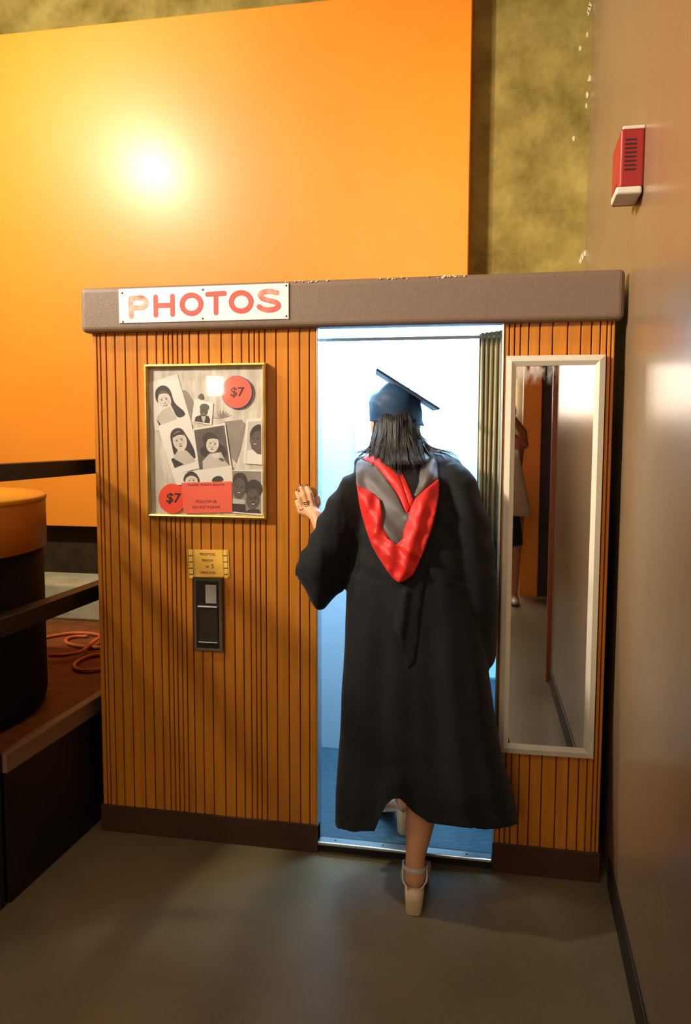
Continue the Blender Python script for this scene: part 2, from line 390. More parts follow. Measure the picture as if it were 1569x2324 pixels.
hp = [(100, 1448), (117, 1444), (160, 1437.5), (200, 1437.5), (236, 1446), (232, 1468), (190, 1468), (156, 1461), (150, 1452), (168, 1445), (200, 1444)]
def cord_pts(pp, dz=0):
    out = []
    for x, y in pp:
        d = fw*F + rt*(x-W/2) - up*(y-H/2); out.append(CAM+d*((LZ+.009+dz-CAM.z)/d.z))
    return out
cvs = bmesh.new()
for pp, dz in ((hp, 0), ([(228, 1446), (205, 1462), (185, 1478), (150, 1487), (112, 1488)], .016), ([(245, 1484), (205, 1489), (178, 1500), (168, 1512), (180, 1521), (205, 1522), (250, 1515)], .0)):
    vs, fs = tube_data(catmull(cord_pts(pp, dz), 6), .0085, 8); bm_add(cvs, vs, fs)
o = from_bm('extension_cord', cvs, m_hose, None, True)
tag(o, 'orange extension cord lying in loose loops on the landing floor', 'cord')

# ------------------------------------------------------------------ photo booth
J1, J2, XR = 0.8112, 1.4067, 1.748
BF = 0.045      # booth floor height
pb = thing('photo_booth', 'vintage photo booth clad in grooved brown wood with open lit doorway', 'photo booth', (0.87, 0.45, 0))
gl = [213, 224, 232, 245, 265, 288, 315, 338, 359, 375, 386, 396, 407, 418, 434, 455, 478, 506, 531, 552, 569, 581, 592, 605, 630, 658, 684, 706, 722]
gr = [1142, 1154, 1166, 1179, 1198, 1223, 1252, 1286, 1316, 1340, 1360, 1375, 1385, 1394]
def slats(px, xa, xb):
    X = [at(p, 760, 0).x for p in px]; s = (xb-xa)/(X[-1]-X[0]); X = [xa+(v-X[0])*s for v in X]
    for a, b in zip(X[:-1], X[1:]):
        box('slat', a+.0017, b-.0017, 0, .010, .098, 1.815, m_wood, pb, .0018, 1)
    box('slat_backing', xa, xb, .0065, .03, .03, 1.815, m_groove, pb)
slats(gl, 0, J1-.006); slats(gr, J2+.006, XR)
box('kick_board', -.006, J1, -.006, .03, 0, .100, m_base, pb, .002)
box('kick_board', J2, XR+.004, -.006, .03, 0, .100, m_base, pb, .002)
box('header_board', -.026, 1.7687, -.03, .05, 1.7985, 1.95, m_head, pb, .017, 4)
rc = random.Random(3)
for k in range(34):
    x = rc.choice((rc.uniform(.66, 1.3), rc.uniform(.70, .80), rc.uniform(.98, 1.12), rc.uniform(1.2, 1.3)))
    bm = bmesh.new(); ellipsoid(bm, (x, -.0285, 1.9475-rc.uniform(0, .006)), rc.uniform(.0015, .005), .002, rc.uniform(.0012, .004), None, 8, 6); from_bm('paint_chip', bm, m_chip, pb)
box('door_jamb', J1-.006, J1, -.004, .05, .03, 1.80, m_alu, pb, .001)
box('door_jamb', J2, J2+.006, -.004, .05, .03, 1.80, m_alu, pb, .001)
box('threshold_strip', J1, J2, -.012, .03, BF-.012, BF, m_alu, pb, .003)
for t in (.1, .38, .62, .86):
    o = lathe('screw', [(.004, BF), (.0035, BF+.0015), (.001, BF+.002)], J1+(J2-J1)*t, .008, m_screw, pb, 10)
box('door_riser', J1, J2, .012, .03, 0, BF-.012, m_black, pb)
box('left_side_panel', 0, .02, .03, .88, 0, 1.93, m_base, pb)
box('right_side_panel', XR-.02, XR, .03, .88, 0, 1.93, m_base, pb)
box('roof', 0, XR, .05, .88, 1.90, 1.93, m_base, pb)
# inside
IX0, IX1, IY = .56, 1.725, .845
fl = box('booth_floor', .03, IX1, .03, IY, .01, BF, m_tile, pb)
box('back_wall', .02, XR-.02, IY, .87, 0, 1.90, m_white, pb)
box('machine_wall', IX0-.03, IX0, .035, IY, BF, 1.84, m_white, pb)
box('seat_wall', IX1, IX1+.003, .035, IY, BF, 1.84, m_white, pb)
box('booth_ceiling', IX0, IX1, .05, IY, 1.84, 1.86, m_white, pb)
box('inner_front_panel', IX0, J1-.006, .031, .036, BF, 1.84, m_white, pb)
box('inner_front_panel', J2+.006, IX1, .031, .036, BF, 1.84, m_white, pb)
box('bench', 1.30, IX1, .30, IY, BF, .575, mat('bench_blue', '#6f9db8', .5, var='#6792ac', vscale=6), pb, .01)
for xx in (800, 807):
    q = at(xx, 960, IY-.004); box('wall_seam', q.x-.002, q.x+.002, IY-.006, IY, .9, 1.72, m_white, pb)
tube('curtain_rod', [(J1-.03, .075, 1.768), (J2+.03, .075, 1.768)], .006, m_white, pb, 12)
for yy in (.48, .74):
    tube('light_tube', [(.62, yy, 1.815), (1.55, yy, 1.815)], .014, m_tubel, pb, 12)

# curtain
rows = []; NX, NZ = 120, 14
for j in range(NZ+1):
    t = j/NZ; z = 1.778*(1-t)+.80*t; row = []
    for i in range(NX+1):
        s = i/NX; x = 1.332+.080*s + .006*t*math.sin(s*9)
        y = .075+.020*(.55+.45*t)*math.sin(s*2*math.pi*5.5+.4*math.sin(t*3))+.004*math.sin(s*40+t*5)
        row.append(Vector((x, y, z+(.010*s if j == 0 else 0))))
    rows.append(row)
vs = [v for r in rows for v in r]; fs = [(j*(NX+1)+i, j*(NX+1)+i+1, (j+1)*(NX+1)+i+1, (j+1)*(NX+1)+i) for j in range(NZ) for i in range(NX)]
cu = mesh('curtain', vs, fs, m_curt, None, True)
md = cu.modifiers.new('s', 'SOLIDIFY'); md.thickness = .0015
tag(cu, 'pleated olive beige curtain drawn to the right side of the booth doorway', 'curtain')

# PHOTOS sign
SX0, SX1, SZ0, SZ1 = .1214, .7201, 1.826, 1.9405
sg = thing('photos_sign', 'white PHOTOS sign with worn red letters screwed to the booth header', 'sign', ((SX0+SX1)/2, -.033, SZ0))
SY = -.0335
box('sign_plate', SX0, SX1, SY, -.030, SZ0, SZ1, m_sign, sg, .0008, 1)
def stroke_mesh(name, polys, w, Y, m, parent):
    bm = bmesh.new(); Y0 = Y; cnt = 0
    for pl in polys:
        pts = [at(x, y, Y) for x, y in pl]
        for p in pts:
            cnt += 1; Y = Y0-cnt*.000015
            bm_add(bm, [Vector((p.x+w*math.cos(a), Y, p.z+w*math.sin(a))) for a in [2*math.pi*k/20 for k in range(20)]], [tuple(range(20))])
        for a, b in zip(pts[:-1], pts[1:]):
            cnt += 1; Y = Y0-cnt*.000015
            d = Vector((b.x-a.x, 0, b.z-a.z))
            if d.length < 1e-6: continue
            d.normalize(); n = Vector((-d.z, 0, d.x))*w
            bm_add(bm, [Vector((a.x, Y, a.z))+n, Vector((b.x, Y, b.z))+n, Vector((b.x, Y, b.z))-n, Vector((a.x, Y, a.z))-n], [(0, 1, 2, 3)])
    for f_ in bm.faces:
        f_.normal_update()
        if f_.normal.y > 0: f_.normal_flip()
    me = bpy.data.meshes.new(name); bm.to_mesh(me); bm.free(); return finish(name, me, m, parent)
def sgp(pp): return [(260+x/3.736, 630+y/3.736) for x, y in pp]
def arc(cx, cy, rx, ry, a0, a1, n=14): return [(cx+rx*math.cos(math.radians(a0+(a1-a0)*k/n)), cy+ry*math.sin(math.radians(a0+(a1-a0)*k/n))) for k in range(n+1)]
SW = .0082
LY = SY-.0004
stroke_mesh('letter_p', [sgp([(142, 330), (136, 176), (220, 172)] + arc(222, 213, 45, 42, -90, 85, 10) + [(142, 258)])], SW, LY, m_fade, sg)
stroke_mesh('letter_h', [sgp([(348, 165), (350, 318)]), sgp([(490, 158), (492, 312)]), sgp([(350, 238), (490, 234)])], SW, LY, m_red, sg)
stroke_mesh('letter_o', [sgp(arc(652, 226, 80, 78, 0, 360, 28))], SW*1.02, LY, m_red, sg)
stroke_mesh('letter_t', [sgp([(788, 142), (932, 134)]), sgp([(860, 138), (860, 298)])], SW, LY, m_red, sg)
stroke_mesh('letter_o', [sgp(arc(1073, 206, 84, 78, 0, 360, 28))], SW*1.02, LY, m_red, sg)
stroke_mesh('letter_s', [sgp([(1378, 128)] + arc(1308, 150, 75, 34, -50, -180, 9) + [(1255, 178), (1310, 194)] + arc(1318, 236, 72, 37, -60, 90, 9) + arc(1308, 240, 80, 34, 90, 150, 5) + [(1225, 246)])], SW, LY, m_fade, sg)
for x, y in ((64, 130), (748, 102), (1456, 67), (1457, 326), (747, 347), (71, 374)):
    p = at(260+x/3.736, 630+y/3.736, SY)
    bm = bmesh.new(); ellipsoid(bm, (p.x, SY, p.z), .0036, .002, .0036, None, 12, 8); from_bm('screw', bm, m_screw, sg, True)

# framed poster
fp = thing('framed_poster', 'gold framed poster of black and white booth portraits with red price stickers', 'framed poster', (.42, -.01, 1.16))
FX0, FX1, FZ0, FZ1 = .2035, .6355, 1.163, 1.687
def mitre(name, side, x0, x1, z0, z1, w, y0, y1, m, parent, lip=0.0):
    """one frame rail with mitred ends and a chamfered profile"""
    c = {'bottom': [(x0, z0), (x1, z0), (x1-w, z0+w), (x0+w, z0+w)], 'top': [(x0, z1), (x1, z1), (x1-w, z1-w), (x0+w, z1-w)],
         'left': [(x0, z0), (x0, z1), (x0+w, z1-w), (x0+w, z0+w)], 'right': [(x1, z0), (x1, z1), (x1-w, z1-w), (x1-w, z0+w)]}[side]
    mid = [((c[0][0]*(1-t)+c[3][0]*t), (c[0][1]*(1-t)+c[3][1]*t)) for t in (.55,)]+[((c[1][0]*(1-t)+c[2][0]*t), (c[1][1]*(1-t)+c[2][1]*t)) for t in (.55,)]
    A = [Vector((x, y1, z)) for x, z in c]
    B = [Vector((c[0][0], y0+lip*.6, c[0][1])), Vector((c[1][0], y0+lip*.6, c[1][1])), Vector((mid[1][0], y0, mid[1][1])), Vector((mid[0][0], y0, mid[0][1])),
         Vector((c[2][0], y0+lip, c[2][1])), Vector((c[3][0], y0+lip, c[3][1]))]
    vs = A+B
    fs = [(0, 1, 2, 3), (4, 5, 6, 7), (7, 6, 8, 9), (0, 1, 5, 4), (3, 2, 8, 9), (0, 4, 7, 9, 3), (1, 5, 6, 8, 2)]
    return mesh(name, vs, fs, m, parent)
for s in ('bottom', 'top', 'left', 'right'):
    mitre('frame_rail', s, FX0, FX1, FZ0, FZ1, .011, -.024, -.001, m_brass, fp, .004)
PY = -.006
box('poster_sheet', FX0+.009, FX1-.009, PY, -.001, FZ0+.009, FZ1-.009, m_paper, fp)
box('glass_pane', FX0+.010, FX1-.010, -.0185, -.0165, FZ0+.010, FZ1-.010, m_glass, fp)
def q(pp): return [(320+x/5.23, 810+y/5.23) for x, y in pp]
lay = [PY-.0008]
def pr(name, pts, m, par=None):
    lay[0] -= .00004
    if any(k in name for k in ('hair', 'fringe', 'plant')):
        for _ in range(2):                          # round the outline off
            pts = [p for a_, b_ in zip(pts, pts[1:]+pts[:1]) for p in ((a_[0]*.75+b_[0]*.25, a_[1]*.75+b_[1]*.25), (a_[0]*.25+b_[0]*.75, a_[1]*.25+b_[1]*.75))]
    return plate_px(name, q(pts), lay[0], m, par or fp, .0002)
def features(par, cx, cy, w, tilt, dark, light, smile):
    """eyes, brows, nose shade and mouth of one printed face"""
    c_, s_ = math.cos(math.radians(tilt)), math.sin(math.radians(tilt))
    def at_(u, v): return (cx+w*(u*c_-v*s_), cy+w*(u*s_+v*c_))
    def e_(nm, u, v, ru, rv, m, t=0): pr(nm, ell(*at_(u, v), w*ru, w*rv, 12, tilt+t), m, par)
    for sgn in (-1, 1):
        e_('printed_cheek', sgn*.52, .28, .26, .30, light)
        e_('printed_brow', sgn*.40, -.34, .24, .045, dark, -sgn*5); e_('printed_eye', sgn*.38, -.16, .17, .075, dark, -sgn*3)
    e_('printed_forehead', 0, -.62, .38, .16, light)
    e_('printed_nose', .06, .18, .07, .24, light); e_('printed_nose', .0, .40, .16, .05, dark)
    if smile: e_('printed_lips', 0, .72, .36, .15, dark); e_('printed_smile', 0, .70, .28, .085, m_pface)
    else: e_('printed_lips', 0, .72, .25, .085, dark)
def portrait(card, inner, bg, shapes):
    c = pr('photo_print', card, m_photo)
    pr('photo_backdrop', inner, bg, c)
    for nm, pts, m in shapes:
        if nm not in ('printed_eye', 'printed_mouth', 'printed_smile', 'printed_nose', 'printed_cheek'): pr(nm, pts, m, c)
    return c
pr('printed_plant', [(560, 420), (640, 560), (600, 800), (560, 640), (480, 400), (520, 390)], m_pgrey)
pr('printed_pot', [(985, 770), (1190, 745), (1240, 800), (1180, 1110), (1130, 1260), (1060, 1180), (1010, 960)], m_pgrey)
for a in range(-80, 80, 16):
    x, y = 930, 730; l = 150; c_, s_ = math.sin(math.radians(a)), -math.cos(math.radians(a))
    pr('printed_frond', [(x, y), (x+c_*l+8, y+s_*l*.7), (x+c_*l*.6+16, y+s_*l*.4+8)], m_pgrey)
# woman, upper left
W1 = [(60, 320), (430, 200), (610, 820), (170, 880)]
c_ = portrait(W1, [(140, 340), (400, 240), (545, 690), (215, 815)], m_photo, [
    ('printed_hair', [(165, 450), (180, 380), (240, 335), (310, 345), (360, 410), (390, 540), (470, 610), (510, 640), (535, 695), (430, 735), (370, 590), (290, 480), (210, 560), (180, 520)], m_pdark),
    ('printed_face', ell(280, 520, 78, 105, 22, -12), m_pface),
    ('printed_fringe', [(185, 460), (230, 400), (300, 395), (345, 450), (290, 430), (230, 440)], m_pmid),
    ('printed_shirt', [(190, 720), (250, 630), (350, 590), (430, 735), (215, 815)], m_plight),
    ('printed_shirt', [(185, 735), (235, 800), (215, 815)], m_pdark),
    ('printed_eye', ell(235, 490, 20, 7, 10, -10), m_pmid), ('printed_eye', ell(310, 470, 20, 7, 10, -10), m_pmid), ('printed_mouth', ell(290, 570, 30, 9, 12, -15), m_pmid)])
features(c_, 277, 520, 74, -12, m_pmid, m_psoft, True)
# small man
c_ = portrait([(635, 500), (860, 545), (840, 810), (600, 770)], [(650, 520), (840, 555), (820, 790), (625, 760)], m_photo, [
    ('printed_jacket', [(635, 765), (650, 710), (710, 690), (800, 700), (822, 740), (815, 790)], m_pdark),
    ('printed_shirt', [(715, 700), (770, 700), (755, 775), (735, 775)], m_plight),
    ('printed_face', ell(748, 645, 48, 62, 20, 5), m_pskin), ('printed_hair', ell(755, 600, 58, 45, 18, 5), m_pmid),
    ('printed_smile', ell(745, 672, 18, 6, 10), m_pface), ('printed_eye', ell(728, 632, 9, 4, 8), m_pdark), ('printed_eye', ell(768, 634, 9, 4, 8), m_pdark)])
features(c_, 747, 645, 45, 5, m_pdark, m_psoft2, True)
pr('printed_hair', [(670, 495), (690, 445), (730, 425), (745, 510)], m_pmid)
# woman, middle left
c_ = portrait([(210, 860), (600, 790), (700, 1320), (380, 1400)], [(310, 860), (580, 800), (655, 1245), (385, 1330)], m_photo, [
    ('printed_hair', [(345, 950), (360, 880), (420, 840), (490, 850), (540, 930), (600, 1030), (640, 1120), (655, 1230), (540, 1130), (470, 1050), (410, 1160), (390, 1165), (370, 1060)], m_pdark),
    ('printed_face', ell(462, 1000, 82, 118, 24, -14), m_pface),
    ('printed_fringe', [(375, 960), (400, 900), (480, 880), (530, 950), (500, 925), (440, 925), (400, 950)], m_pdark),
    ('printed_shirt', [(385, 1200), (430, 1120), (540, 1110), (640, 1215), (648, 1240), (400, 1320)], m_plight),
    ('printed_sleeve', [(360, 1215), (380, 1200), (510, 1275), (400, 1320)], m_pdark),
    ('printed_eye', ell(415, 990, 22, 8, 10, -12), m_pdark), ('printed_eye', ell(495, 965, 22, 8, 10, -12), m_pdark),
    ('printed_nose', ell(460, 1030, 14, 8, 8), m_plight), ('printed_mouth', ell(480, 1072, 28, 8, 12, -12), m_pmid)])
features(c_, 458, 1005, 78, -14, m_pmid, m_psoft, False)
# girl with dark hair
c_ = portrait([(615, 855), (1000, 785), (1075, 1300), (690, 1350)], [(630, 870), (990, 810), (1055, 1290), (695, 1340)], m_pmid, [
    ('printed_hair', [(720, 960), (770, 900), (840, 890), (900, 940), (940, 1040), (1010, 1080), (1030, 1170), (960, 1200), (930, 1110), (860, 1120), (800, 1190), (720, 1180), (690, 1090), (760, 1060)], m_pdark),
    ('printed_face', ell(850, 1040, 75, 95, 22, 10), m_pface),
    ('printed_fringe', [(735, 990), (790, 920), (870, 930), (920, 980), (860, 965), (800, 975)], m_pdark),
    ('printed_dress', [(735, 1335), (730, 1240), (810, 1150), (950, 1130), (1000, 1230), (1050, 1290)], m_plight),
    ('printed_collar', [(830, 1160), (930, 1140), (940, 1180), (880, 1210)], m_pface), ('printed_bow', ell(960, 1220, 35, 18, 12, 25), m_pmid),
    ('printed_eye', ell(815, 1015, 16, 7, 8, -5), m_pdark), ('printed_eye', ell(885, 990, 16, 7, 8, -5), m_pdark), ('printed_mouth', ell(850, 1075, 20, 8, 10, -5), m_pdark)])
features(c_, 850, 1045, 70, 8, m_pmid, m_psoft, False)
# man at right edge
c_ = portrait([(1250, 735), (1435, 725), (1440, 1280), (1215, 1265)], [(1275, 770), (1428, 760), (1432, 1255), (1245, 1250)], m_plight, [
    ('printed_shirt', [(1250, 1250), (1265, 1110), (1330, 1100), (1432, 1165), (1432, 1255)], m_photo),
    ('printed_face', [(1300, 900), (1340, 850), (1428, 850), (1430, 1160), (1380, 1150), (1315, 1090), (1290, 990)], m_pskin),
    ('printed_hair', [(1285, 930), (1320, 840), (1380, 800), (1428, 800), (1428, 880), (1350, 880), (1310, 960)], m_pdark),
    ('printed_smile', ell(1345, 1030, 30, 10, 12, 8), m_pface), ('printed_eye', ell(1335, 930, 16, 6, 8), m_pdark), ('printed_eye', ell(1395, 930, 16, 6, 8), m_pdark)])
features(c_, 1358, 985, 70, 4, m_pdark, m_psoft2, True)
# bottom cards
c_ = portrait([(375, 1390), (700, 1340), (1080, 1300), (1085, 1500), (420, 1520)], [(400, 1400), (700, 1350), (1070, 1320), (1075, 1490), (430, 1510)], m_photo, [
    ('printed_hair', [(500, 1500), (510, 1410), (570, 1355), (640, 1365), (690, 1430), (710, 1500)], m_pdark), ('printed_face', ell(600, 1475, 75, 65, 18), m_pface),
    ('printed_eye', ell(565, 1478, 18, 6, 8), m_pdark), ('printed_eye', ell(645, 1474, 18, 6, 8), m_pdark), ('printed_hair', [(835, 1490), (850, 1440), (900, 1412), (960, 1415), (995, 1480)], m_pdark)])
features(c_, 603, 1480, 62, -4, m_pmid, m_psoft, False)
c_ = portrait([(1083, 1345), (1443, 1340), (1445, 1880), (1085, 1850)], [(1085, 1352), (1430, 1360), (1430, 1860), (1085, 1835)], m_pgrey, [
    ('printed_hair', [(1087, 1440), (1120, 1380), (1200, 1368), (1260, 1420), (1275, 1540), (1200, 1690), (1130, 1680), (1095, 1600)], m_pdark),
    ('printed_face', ell(1165, 1560, 75, 125, 22, 4), m_pskin), ('printed_shirt', [(1087, 1680), (1160, 1690), (1240, 1700), (1230, 1760), (1090, 1740)], m_plight),
    ('printed_jacket', [(1087, 1740), (1240, 1750), (1250, 1850), (1087, 1835)], m_pdark),
    ('printed_hair', ell(1340, 1570, 105, 115, 24), m_pdark), ('printed_face', ell(1330, 1690, 82, 125, 22, 3), m_pskin), ('printed_jacket', [(1240, 1850), (1280, 1810), (1400, 1810), (1430, 1860)], m_pdark),
    ('printed_smile', ell(1180, 1615, 32, 10, 12, 5), m_pface), ('printed_smile', ell(1330, 1752, 34, 12, 12, -3), m_pface),
    ('printed_cheek', ell(1215, 1540, 26, 40, 12), m_pgrey), ('printed_cheek', ell(1350, 1650, 40, 45, 12), m_pgrey),
    ('printed_eye', ell(1150, 1520, 16, 6, 8), m_pdark), ('printed_eye', ell(1215, 1510, 16, 6, 8), m_pdark), ('printed_eye', ell(1300, 1660, 16, 6, 8), m_pdark), ('printed_eye', ell(1365, 1655, 16, 6, 8), m_pdark)])
features(c_, 1170, 1562, 70, 5, m_pdark, m_psoft2, True)
features(c_, 1332, 1695, 74, -3, m_pdark, m_psoft2, True)
# stickers
s1 = pr('sticker_rim', ell(1138, 420, 186, 196, 36), m_blue); pr('price_sticker', ell(1135, 418, 180, 190, 36), m_stick2, s1)
s2 = pr('price_sticker', ell(372, 1682, 163, 178, 36), m_stick)
s3 = pr('notice_sticker', [(482, 1495), (1076, 1478), (1086, 1842), (505, 1858)], m_stick2)
lay[0] -= .0003
def ptxt(s, cx, cy, size, m, par, rot=0, **k):
    x, y = q([(cx, cy)])[0]; p = at(x, y, lay[0]); return text_mesh('lettering', s, (p.x, lay[0], p.z), size, m, par, math.radians(rot), thick=.0001, **k)
ptxt('$7', 1140, 420, .042, m_ink, s1, 0, weight=.0007, shear=.05, sx=1.1)
ptxt('$7', 378, 1680, .046, mat('ink_black', '#2e1510', .6, var='#261009', vscale=20), s2, 0, weight=.0008, shear=.12, sx=1.1)
ptxt('CLASSIC PHOTO BOOTH', 770, 1520, .0105, m_ink, s3, -1, weight=.0001, sx=1.12)
ptxt('FOLLOW US', 775, 1718, .0135, m_ink, s3, -1, weight=.0001)
ptxt('ON INSTAGRAM', 772, 1785, .0135, m_ink, s3, -1, weight=0)
# flush the print layers between sheet and pane

# READY label and delivery chute
lb = thing('ready_label', 'yellow film strip label reading photos ready in 5 minutes above the chute', 'label', (.415, -.001, .957))
LP = [(424.5, 1247.5), (519, 1248), (521.5, 1309), (428.5, 1309)]
plate_px('label_sheet', LP, -.0016, m_yel, lb, .0016)
def l2(x, y): return 400+x/8.3, 1220+y/8.3
for xa, xb in ((222, 312), (879, 962)):
    plate_px('film_border', [l2(xa, 234), l2(xb, 234), l2(xb+24, 738), l2(xa+24, 738)], -.00175, m_ink, lb, .0002)
for i in range(5):
    for xa, xb in ((228, 305), (885, 955)):
        y0 = 235+i*117; dx = i*5
        plate_px('film_hole', [l2(xa+dx, y0), l2(xb+dx, y0), l2(xb+dx+2, y0+ (70 if i == 4 else 108) - 8), l2(xa+dx+2, y0+(70 if i == 4 else 108)-8)], -.0019, mat('film_hole_%d' % (i*2+(xa > 500)), '#ffd052', .5, var='#fac64e', vscale=9), lb, .0003)
for xa in (212, 322, 862, 975):
    for k in range(14):
        x, y = l2(xa+k*2.2, 240+k*36)
        plate_px('film_tick', [(x, y), (x+1.6, y), (x+1.6, y+1.6), (x, y+1.6)], -.0019, m_ink, lb, .0003)
for s, x, y, sz in (('PHOTOS', 588, 318, .0125), ('READY', 592, 432, .0118), ('IN', 590, 550, .0105), ('5', 685, 545, .0185), ('MINUTES', 602, 664, .0120)):
    px_, py_ = l2(x, y); p = at(px_, py_, -.002); text_mesh('lettering', s, (p.x, -.002, p.z), sz, m_ink, lb, 0, thick=.0001, weight=(0 if s == 'MINUTES' else .00012), sx=1.12)

ch = box('photo_chute', .364, .4725, -.010, .004, .695, .957, m_chrome, pb, .003)
box('chute_recess', .376, .4605, -.0112, -.008, .707, .945, m_dark, ch, .001)
box('chute_card', .412, .452, -.0125, -.0108, .866, .931, m_grey, ch, .001)
m_bar = mat('highlight_chrome', '#e6e0d2', .4, .7, var='#dcd5c6', vscale=20)  # chrome whitened, the bars' highlights are put into its colour
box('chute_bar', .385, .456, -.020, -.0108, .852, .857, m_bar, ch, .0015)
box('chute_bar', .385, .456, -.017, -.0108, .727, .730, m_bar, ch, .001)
box('chute_glass', .388, .456, -.0130, -.0113, .735, .850, mat('smoked_plastic', '#2c231b', .15, spec=.6, var='#3a2e24', vscale=14), ch, .001)

# mirror, hung a touch askew
MC = Vector((1.570, -.012, 1.058)); MA = math.radians(1.2)
mi = thing('wall_mirror', 'tall narrow mirror in a cream frame on the right booth panel', 'mirror')
mi.location = MC; mi.rotation_euler = (0, 0, MA)
def local(o): o.parent = mi; return o
mw, mh, fwid = .1495, .638, .031
for s in ('bottom', 'top', 'left', 'right'):
    local(mitre('frame_rail', s, -mw, mw, -mh, mh, fwid, -.016, .006, m_mframe, None, .008))
local(box('mirror_glass', -mw+.02, mw-.02, -.006, .002, -mh+.02, mh-.02, m_mirror))
nrm = Vector((math.sin(MA), -math.cos(MA), 0)); MP = Matrix.Rotation(MA, 4, 'Z') @ Vector((0, -.006, 0)) + MC
def mirr(V):
    V = Vector(V); return V-2*nrm*(V-MP).dot(nrm)
def mpx(x, y, Yv): return mirr(at(x, y, Yv))

# fire alarm on the brown wall
al = thing('fire_alarm', 'red fire alarm horn with cream ends mounted on the brown wall', 'fire alarm', (XW, -.15, 2.2))
def box_taper(name, x0, x1, y0, y1, z0, z1, m, par): return box(name, x0, x1, y0, y1, z0, z1, m, par, .006, 3)
box_taper('housing', 1.718, XW, -.25, -.05, 2.124, 2.281, m_alarm, al)
box_taper('base_cap', 1.708, XW-.004, -.256, -.135, 2.105, 2.126, m_cream, al)
box('top_cap', 1.722, XW, -.251, -.06, 2.277, 2.287, m_cream, al, .003)
for k in range(8):
    z = 2.250-k*.0112; box('slot', 1.729, 1.759, -.2512, -.2475, z-.0022, z+.0022, m_slot, al)
box('lens', 1.7165, 1.72, -.20, -.10, 2.15, 2.25, m_alarm, al, .001)

# ------------------------------------------------------------------ the hall behind the camera (seen in the mirror and in the glossy paint)
a = mpx(1190, 840, 4.9); b = mpx(1232, 860, 4.9)
dp = box('door_panel', a.x, b.x, -5.02, -4.95, 0, 2.9, m_orange, None, .004)
tag(dp, 'tall orange panel standing at the far end of the hall in the mirror', 'panel')
b2 = mpx(1250, 860, 4.9)
struct(box('wall_end', b.x, 5, -5.06, -4.96, 0, 4.3, mat('dark_brown_wall', '#3a2a1e', .6, var='#33241a', vscale=4)))
w1 = struct(box('window_1', .3, a.x-.02, -6.99, -6.95, 1.7, 3.1, m_win))
for k in range(1, 4):
    x = .3+(a.x-.32)*k/4; box('window_bar', x-.02, x+.02, -6.96, -6.93, 1.7, 3.1, m_black, w1)
p = at(488, 877, 0); d = (p-CAM); d.y = -d.y; p2 = p+d*((-6.9-p.y)/d.y)
es = box('lit_notice', p2.x-.085, p2.x+.085, -7.0, -6.9, p2.z-.10, p2.z+.11, m_glow, None, .004)
tag(es, 'small square backlit notice on the rear wall of the hall', 'sign')
cl = thing('ceiling_lamp', 'square white lamp on the hall ceiling behind the viewer', 'ceiling lamp', (.2, -4.2, 4.3))
box('lamp_box', -.42, .82, -4.82, -3.58, 3.9, 4.3, m_black, cl, .01)
for LPOS, LLAB in ((SPOT_AT, 'black spot lamp hanging above the landing left of the booth'), (FRONT_AT, 'black spot lamp hanging over the hall, left behind the viewer')):
    sp = thing('spot_lamp_head', LLAB, 'lamp', (LPOS.x, LPOS.y, 4.3))
    tube('stem', [(LPOS.x, LPOS.y, 4.3), (LPOS.x, LPOS.y, LPOS.z+.30)], .012, m_black, sp)
    lathe('shade', [(.03, LPOS.z+.32), (.11, LPOS.z+.315), (.115, LPOS.z+.305), (.03, LPOS.z+.30)], LPOS.x, LPOS.y, m_black, sp, 24)

# ------------------------------------------------------------------ bystander seen in the mirror
def person_body(bm, hip, sh, head, limbs, k=1.0):
    pass
by = mpx(1150, 1200, 4.58); BX, BY = by.x-.02, by.y
b2o = thing('person', 'bystander in pink top and navy skirt with raised arms, seen in the mirror', 'person', (BX, BY, 0))
bm = bmesh.new(); V = lambda x, y, z: Vector((BX+x, BY+y, z))
for s in (-1, 1):
    capsule(bm, V(s*.09, 0, .80), V(s*.095, .01, .47), .085, .055); capsule(bm, V(s*.095, .01, .47), V(s*.10, -.02, .09), .052, .034)
    capsule(bm, V(s*.10, -.02, .05), V(s*.11, .13, .03), .036, .03)
capsule(bm, V(0, 0, .84), V(0, .01, 1.10), .13, .11); capsule(bm, V(0, .01, 1.10), V(0, 0, 1.32), .12, .12)
capsule(bm, V(-.14, 0, 1.39), V(.14, 0, 1.39), .055, .055); capsule(bm, V(0, 0, 1.39), V(0, .02, 1.52), .05, .048)
ellipsoid(bm, V(0, .03, 1.63), .075, .095, .115)
capsule(bm, V(0, .125, 1.615), V(0, .115, 1.64), .012, .009, 8)
e = mpx(1196, 982, 4.50)
for s in (-1, 1):
    E = V(s*(e.x-BX-.03), .10, e.z)
    capsule(bm, V(s*.14, 0, 1.41), E, .045, .036); capsule(bm, E, V(s*.05, .26, 1.60), .036, .024)
    for f in range(4): capsule(bm, V(s*.05, .26, 1.60), V(s*(.03-.004*f), .31-.01*f, 1.66-.02*f), .012, .008, 8)
    capsule(bm, V(s*.05, .26, 1.60), V(s*.02, .26, 1.64), .012, .009, 8)
me = remeshed(bm, .008, 2); finish('body', me, m_skin, b2o, True)
def ring(cx, cy, z, a, b_, n=32): return [Vector((cx+a*math.cos(t), cy+b_*math.sin(t), z)) for t in [2*math.pi*k/n for k in range(n)]]
sk = mpx(1186, 1180, 4.58).x-BX
loft('skirt', [ring(BX, BY, 1.02, .135, .12), ring(BX, BY, .9, sk*.9, .15), ring(BX, BY, .52, sk+.01, .17), ring(BX, BY, .525, sk-.01, .15)], m_navy, b2o)
tw = mpx(1189, 1050, 4.58).x-BX
